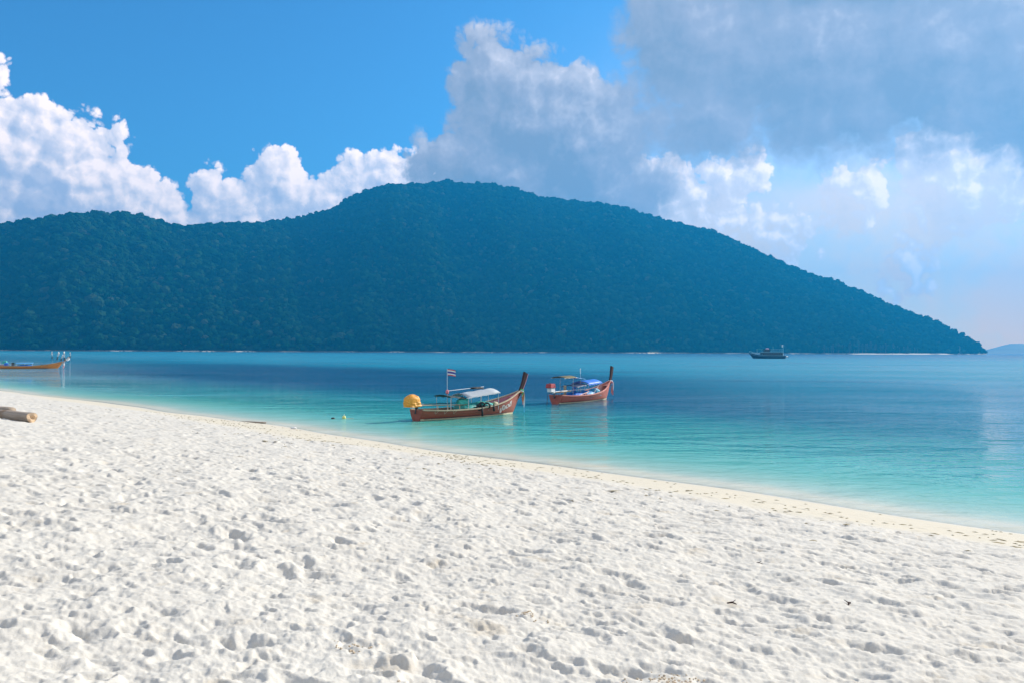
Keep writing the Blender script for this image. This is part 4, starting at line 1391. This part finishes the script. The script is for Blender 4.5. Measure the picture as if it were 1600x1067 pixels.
def leaf_crown(rr, h, w):
    vs, fs = [], []
    for k in range(240):
        t = rr.random() ** 0.8
        z = h * (0.30 + 0.70 * t)
        r = w * (1.05 - 0.75 * t) * rr.random() ** 0.5 * (0.7 + 0.5 * math.sin(t * 9 + k))
        a = rr.uniform(0, 6.283)
        c = Vector((r * math.cos(a), r * math.sin(a), z))
        s_ = rr.uniform(0.5, 1.1)
        u = Vector((rr.gauss(0, 1), rr.gauss(0, 1), rr.gauss(0, .6))).normalized() * s_
        v = Vector((rr.gauss(0, 1), rr.gauss(0, 1), rr.gauss(0, 1))).normalized() * s_
        b_ = len(vs)
        vs += [c - u, c + v, c + u, c - v * 0.8]
        fs += [(b_, b_ + 1, b_ + 2), (b_, b_ + 2, b_ + 3)]
    return vs, fs


protos = []
for k in range(4):
    rr = random.Random(50 + k)
    hgt = 17.0
    tm = MB().tube([(0, 0, -0.5), (0.3, 0, 5), (0.2, 0.2, 10), (0.4, 0.1, 16)], [0.5, 0.42, 0.3, 0.1], 6)
    for q in range(5):
        a = rr.uniform(0, 6.28)
        z = 5 + q * 2
        tm.tube([(0.2, 0.1, z), (0.2 + 1.8 * math.cos(a), 1.8 * math.sin(a), z + 1.6)], [0.16, 0.06], 4)
    cm = MB().add(*leaf_crown(rr, hgt, 3.4))
    protos.append((tm, cm, None, None))
meshes = []
for k, (tm, cm, _, _) in enumerate(protos):
    o1 = tm.build('trunk', M_trunk)
    o2 = cm.build('crown', m_cas)
    meshes.append((o1.data, o2.data))
    D.objects.remove(o1)
    D.objects.remove(o2)
rr = random.Random(9)
for k in range(34):
    u_ = 1285 + 148 * k / 33 + rr.uniform(-2, 2)
    y_ = float(np.interp(u_, pxs, Y0)) + rr.uniform(2, 9)
    s_ = rr.uniform(0.75, 1.25) * (1.15 if 1300 < u_ < 1400 else 0.85)
    r0 = empty('casuarina_tree', ((u_ - 800) / 1244 * y_, y_, 2.0), rr.uniform(0, 6.28), s_)
    tag(r0, 'pale feathery casuarina in the row behind the far sandy beach', 'tree', 'casuarinas along the far sandy beach')
    for nm, me in zip(('trunk', 'crown'), meshes[k % 4]):
        o = D.objects.new(nm, me)
        COL.objects.link(o)
        o.parent = r0

# ------------------------------------------------------------------ on the beach
def ground(x, y):
    return float(sand_height(np.array([[x]], float), np.array([[y]], float))[0, 0])


# driftwood log
m_log, N = new_mat('driftwood')
co = N.n('ShaderNodeTexCoord').outputs['Object']
st = N.v('MULTIPLY', co, (0.7, 7.0, 7.0))
n1 = N.noise(st, 2.0, 6, 0.65)
n2 = N.noise(co, 1.6, 4, 0.6)
c = N.mix(n1, (0.21, 0.160, 0.118), (0.46, 0.375, 0.29))
c = N.mix(N.step(n2, 0.52, 0.70, 0, 0.8), c, (0.20, 0.12, 0.06))
bp = N.n('ShaderNodeBump', {'Height': n1, 'Strength': 0.8, 'Distance': 0.03})
b = N.n('ShaderNodeBsdfPrincipled', {'Base Color': c, 'Roughness': 0.85, 'Normal': bp.outputs[0]})
N.n('ShaderNodeOutputMaterial', {'Surface': b.outputs[0]})
m_cut, N = new_mat('cut_log_end')
co = N.n('ShaderNodeTexCoord').outputs['Object']
rg = N.n('ShaderNodeTexWave', {'Vector': co, 'Scale': 9.0, 'Distortion': 2.0}, wave_type='RINGS', rings_direction='X').outputs['Fac']
c = N.mix(rg, (0.50, 0.33, 0.19), (0.66, 0.50, 0.34))
c = N.mix(N.step(N.noise(co, 5, 4, 0.6), 0.55, 0.68), c, (0.26, 0.14, 0.06))
b = N.n('ShaderNodeBsdfPrincipled', {'Base Color': c, 'Roughness': 0.85})
N.n('ShaderNodeOutputMaterial', {'Surface': b.outputs[0]})


def log_mesh(length, r, seed, n=20, m=28):
    vs, fs = [], []
    xs = np.linspace(-length, 0, m)
    for i, x in enumerate(xs):
        for k in range(n):
            q = 2 * math.pi * k / n
            rr_ = r * (1 + 0.10 * float(pnoise(np.array([x * 0.8 + 5]), np.array([k * 0.9]), seed)[0]) + 0.05 * math.sin(q * 3 + x) - 0.02 * x)
            if i in (0, m - 1):
                rr_ *= 0.95
            vs.append((x + (0.03 * math.sin(q * 2) if i == m - 1 else 0), rr_ * math.cos(q), rr_ * math.sin(q)))
    for i in range(m - 1):
        for k in range(n):
            fs.append((i * n + k, i * n + (k + 1) % n, (i + 1) * n + (k + 1) % n, (i + 1) * n + k))
    return vs, fs, n, m


LX, LY = -16.0, 26.6
lg = empty('driftwood_log', (LX, LY, ground(LX, LY)), R(-30))
tag(lg, 'thick bleached driftwood log lying on the dry sand, sawn end to the right', 'log')
vs, fs, n, m = log_mesh(6.0, 0.185, 5)
MB().add([(a, b_, c_ + 0.155) for a, b_, c_ in vs], fs).build('bark', m_log, lg, smooth=True)
end = vs[-n:]
cap = [(e[0] + 0.0, e[1] * 0.99, e[2] * 0.99 + 0.155) for e in end]
mb = MB()
mid = [(e[0] + 0.01 + 0.012 * random.random(), e[1] * 0.5, e[2] * 0.5 + 0.155) for e in end]
hol = [(-0.05, 0.02 * math.cos(6.28 * k / n), 0.155 + 0.02 * math.sin(6.28 * k / n)) for k in range(n)]
mb.add(cap + mid + hol, [(k, (k + 1) % n, n + (k + 1) % n, n + k) for k in range(n)] + [(n + k, n + (k + 1) % n, 2 * n + (k + 1) % n, 2 * n + k) for k in range(n)] + [tuple(2 * n + k for k in range(n))])
mb.build('sawn_end', m_cut, lg)
vs0 = vs[:n]
MB().add([(a, b_, c_ + 0.155) for a, b_, c_ in vs0], [tuple(range(n))]).build('broken_end', m_cut, lg)
for q in range(3):
    MB().tube([(-2.2 - q * 1.3, -0.1 + 0.2 * (q % 2), 0.28), (-2.25 - q * 1.3, -0.16 + 0.35 * (q % 2), 0.42)], [0.07, 0.04], 7).build('branch_stub', m_log, lg, smooth=True)
L2X, L2Y = -17.3, 27.6
lg2 = empty('driftwood_log', (L2X, L2Y, ground(L2X, L2Y) + 0.12), R(-26))
tag(lg2, 'thinner brown driftwood log lying behind the thick bleached one', 'log')
vs, fs, n, m = log_mesh(5.0, 0.15, 9, 14, 20)
MB().add([(a, b_, c_ + 0.16) for a, b_, c_ in vs], fs + [tuple(range(n)), tuple(reversed(range((m - 1) * n, m * n)))]).build('bark', m_log, lg2, smooth=True)

# pole of driftwood washed at the water's edge
st_ = MB().tube([(-1.5, 0.25, 0.02), (-0.4, 0.05, 0.05), (0.4, -0.02, 0.04), (0.75, 0.02, 0.05)], [0.05, 0.06, 0.065, 0.045], 7).build('driftwood_stick', m_log, None, smooth=True)
st_.location = (-16.05, 49.9, 0.0)
st_.rotation_euler = (0, 0, R(-14))
tag(st_, 'long thin driftwood stick lying in the shallows at the water\'s edge', 'stick')

# mooring floats
fl = empty('mooring_float', (-11.25, 53.5, 0))
tag(fl, 'small pale yellow mooring float on the shallows left of the nearest boat', 'buoy')
MB().ball((0, 0, 0.06), (0.13, 0.13, 0.15), 10, 8).build('float_body', P_('pale_yellow_plastic', (0.72, 0.68, 0.22), 0.4, 0.1, 3), fl, smooth=True)
MB().tube([(0, 0, 0.20), (0.02, 0, 0.30)], 0.02, 6).build('float_eye', M_white, fl)
MB().tube([(0.1, 0, 0.0), (0.5, 0.2, 0.01), (0.9, 0.25, -0.05)], 0.015, 5).build('mooring_line', M_rope, fl)
f2 = empty('mooring_float', (-11.95, 53.3, 0))
tag(f2, 'tiny dark float bobbing just left of the pale yellow float', 'buoy')
MB().ball((0, 0, 0.02), (0.13, 0.10, 0.08), 9, 6).build('float_body', M_rubber, f2, smooth=True)
MB().tube([(0.1, 0, 0.03), (0.16, 0, 0.06)], 0.015, 5).build('float_eye', M_rope, f2)
sc_ = MB().ball((0, 0, 0.06), (0.18, 0.09, 0.07), 9, 6, 0.18, random.Random(3)).build('foam_scrap', M_whitec, None, smooth=True)
sc_.location = (-12.3, 45.0, ground(-12.3, 45.0) - 0.01)
tag(sc_, 'white scrap of foam washed up at the waterline', 'litter')

# seaweed and twig litter along the berm
rr = random.Random(21)
M_weed = P_('dried_seaweed', (0.34, 0.28, 0.17), 0.95, 0.5, 12.0, (1, 1, 1), (0.20, 0.165, 0.09))
px_l, py_l = [], []
while len(px_l) < 700:
    t = rr.uniform(-46, 22)
    s_ = rr.gauss(6.3, 2.4) if rr.random() < 0.75 else rr.uniform(0.6, 12)
    if s_ < 0.5:
        continue
    k_ = rr.random()
    x0_, y0_ = (33.3) / 2, (33.3) / 2
    x_ = 16.65 - s_ * 0.7071 + t * 0.7071
    y_ = 16.65 - s_ * 0.7071 - t * 0.7071
    if y_ < 3 or abs(math.atan2(x_, y_)) > 0.75:
        continue
    if float(pnoise(np.array([x_ * 0.35]), np.array([y_ * 0.35]), 66)[0]) < rr.uniform(-0.5, 0.5):
        continue
    px_l.append(x_)
    py_l.append(y_)
zz_ = sand_height(np.array([px_l]), np.array([py_l]))[0]
mb = MB()
for x_, y_, z_ in zip(px_l, py_l, zz_):
    a = rr.uniform(-0.9, 0.3)
    ln_ = rr.uniform(0.03, 0.11) * (1 + 0.9 * (rr.random() < 0.12))
    wd_ = ln_ * rr.uniform(0.15, 0.5)
    ca, sa = math.cos(a), math.sin(a)
    pts = []
    for q in range(6):
        w = 6.283 * q / 6
        e = rr.uniform(0.6, 1.15)
        u_, v_ = ln_ * math.cos(w) * e, wd_ * math.sin(w) * e
        pts.append((x_ + u_ * ca - v_ * sa, y_ + u_ * sa + v_ * ca, z_ + 0.004))
    mb.add(pts + [(x_, y_, z_ + 0.02)], [(q, (q + 1) % 6, 6) for q in range(6)])
wd_o = mb.build('seaweed_litter', M_weed)
tag(wd_o, 'bits of dried seaweed strewn along the damp sand', None, None, 'stuff')

# crumbly tan pellets of dug-up coarse sand
M_crumb = P_('coarse_tan_sand', (0.58, 0.47, 0.34), 0.95, 0.35, 30.0)
mb = MB()
rr = random.Random(31)
for cx_, cy_, R0, n_ in ((1.02, 4.95, 0.17, 130), (-1.05, 5.2, 0.07, 30), (2.35, 4.3, 0.06, 30), (-0.55, 4.5, 0.07, 35), (0.15, 6.4, 0.07, 30)):
    for k in range(n_):
        x_, y_ = cx_ + rr.gauss(0, R0), cy_ + rr.gauss(0, R0 * 0.7)
        r_ = rr.uniform(0.003, 0.009)
        d_ = math.hypot((x_ - cx_), (y_ - cy_)) / R0
        mb.ball((x_, y_, ground(x_, y_) + r_ * 0.5 + max(0, 0.02 * (1 - d_))), (r_ * 1.2, r_, r_ * 0.8), 6, 4, 0.2, rr)
cr = mb.build('sand_crumbs', M_crumb)
tag(cr, 'small heaps of coarse tan sand crumbs', None, None, 'stuff')

# a few dark twigs lying on the dry sand
GT = 'dark twigs on the dry sand'
for (x_, y_, ln_, a, lab) in ((3.35, 7.9, 0.035, 0.9, 'short dark twig in a hollow of the dry sand, right of centre'),
                              (2.1, 7.6, 0.045, -0.5, 'thin dark twig lying on the dry sand, centre right'),
                              (3.06, 9.9, 0.06, -0.45, 'forked dark twig on the sand farther towards the water')):
    z_ = ground(x_, y_)
    mb = MB().tube([(-ln_, 0, 0.006), (0, 0.012, 0.018), (ln_, 0, 0.010)], [0.006, 0.009, 0.005], 5)
    mb.tube([(0.0, 0.012, 0.016), (ln_ * 0.5, 0.06, 0.03)], [0.006, 0.003], 4)
    o = mb.build('twig', M_prow)
    o.location = (x_, y_, z_)
    o.rotation_euler = (0, 0, a)
    tag(o, lab, 'twig', GT)
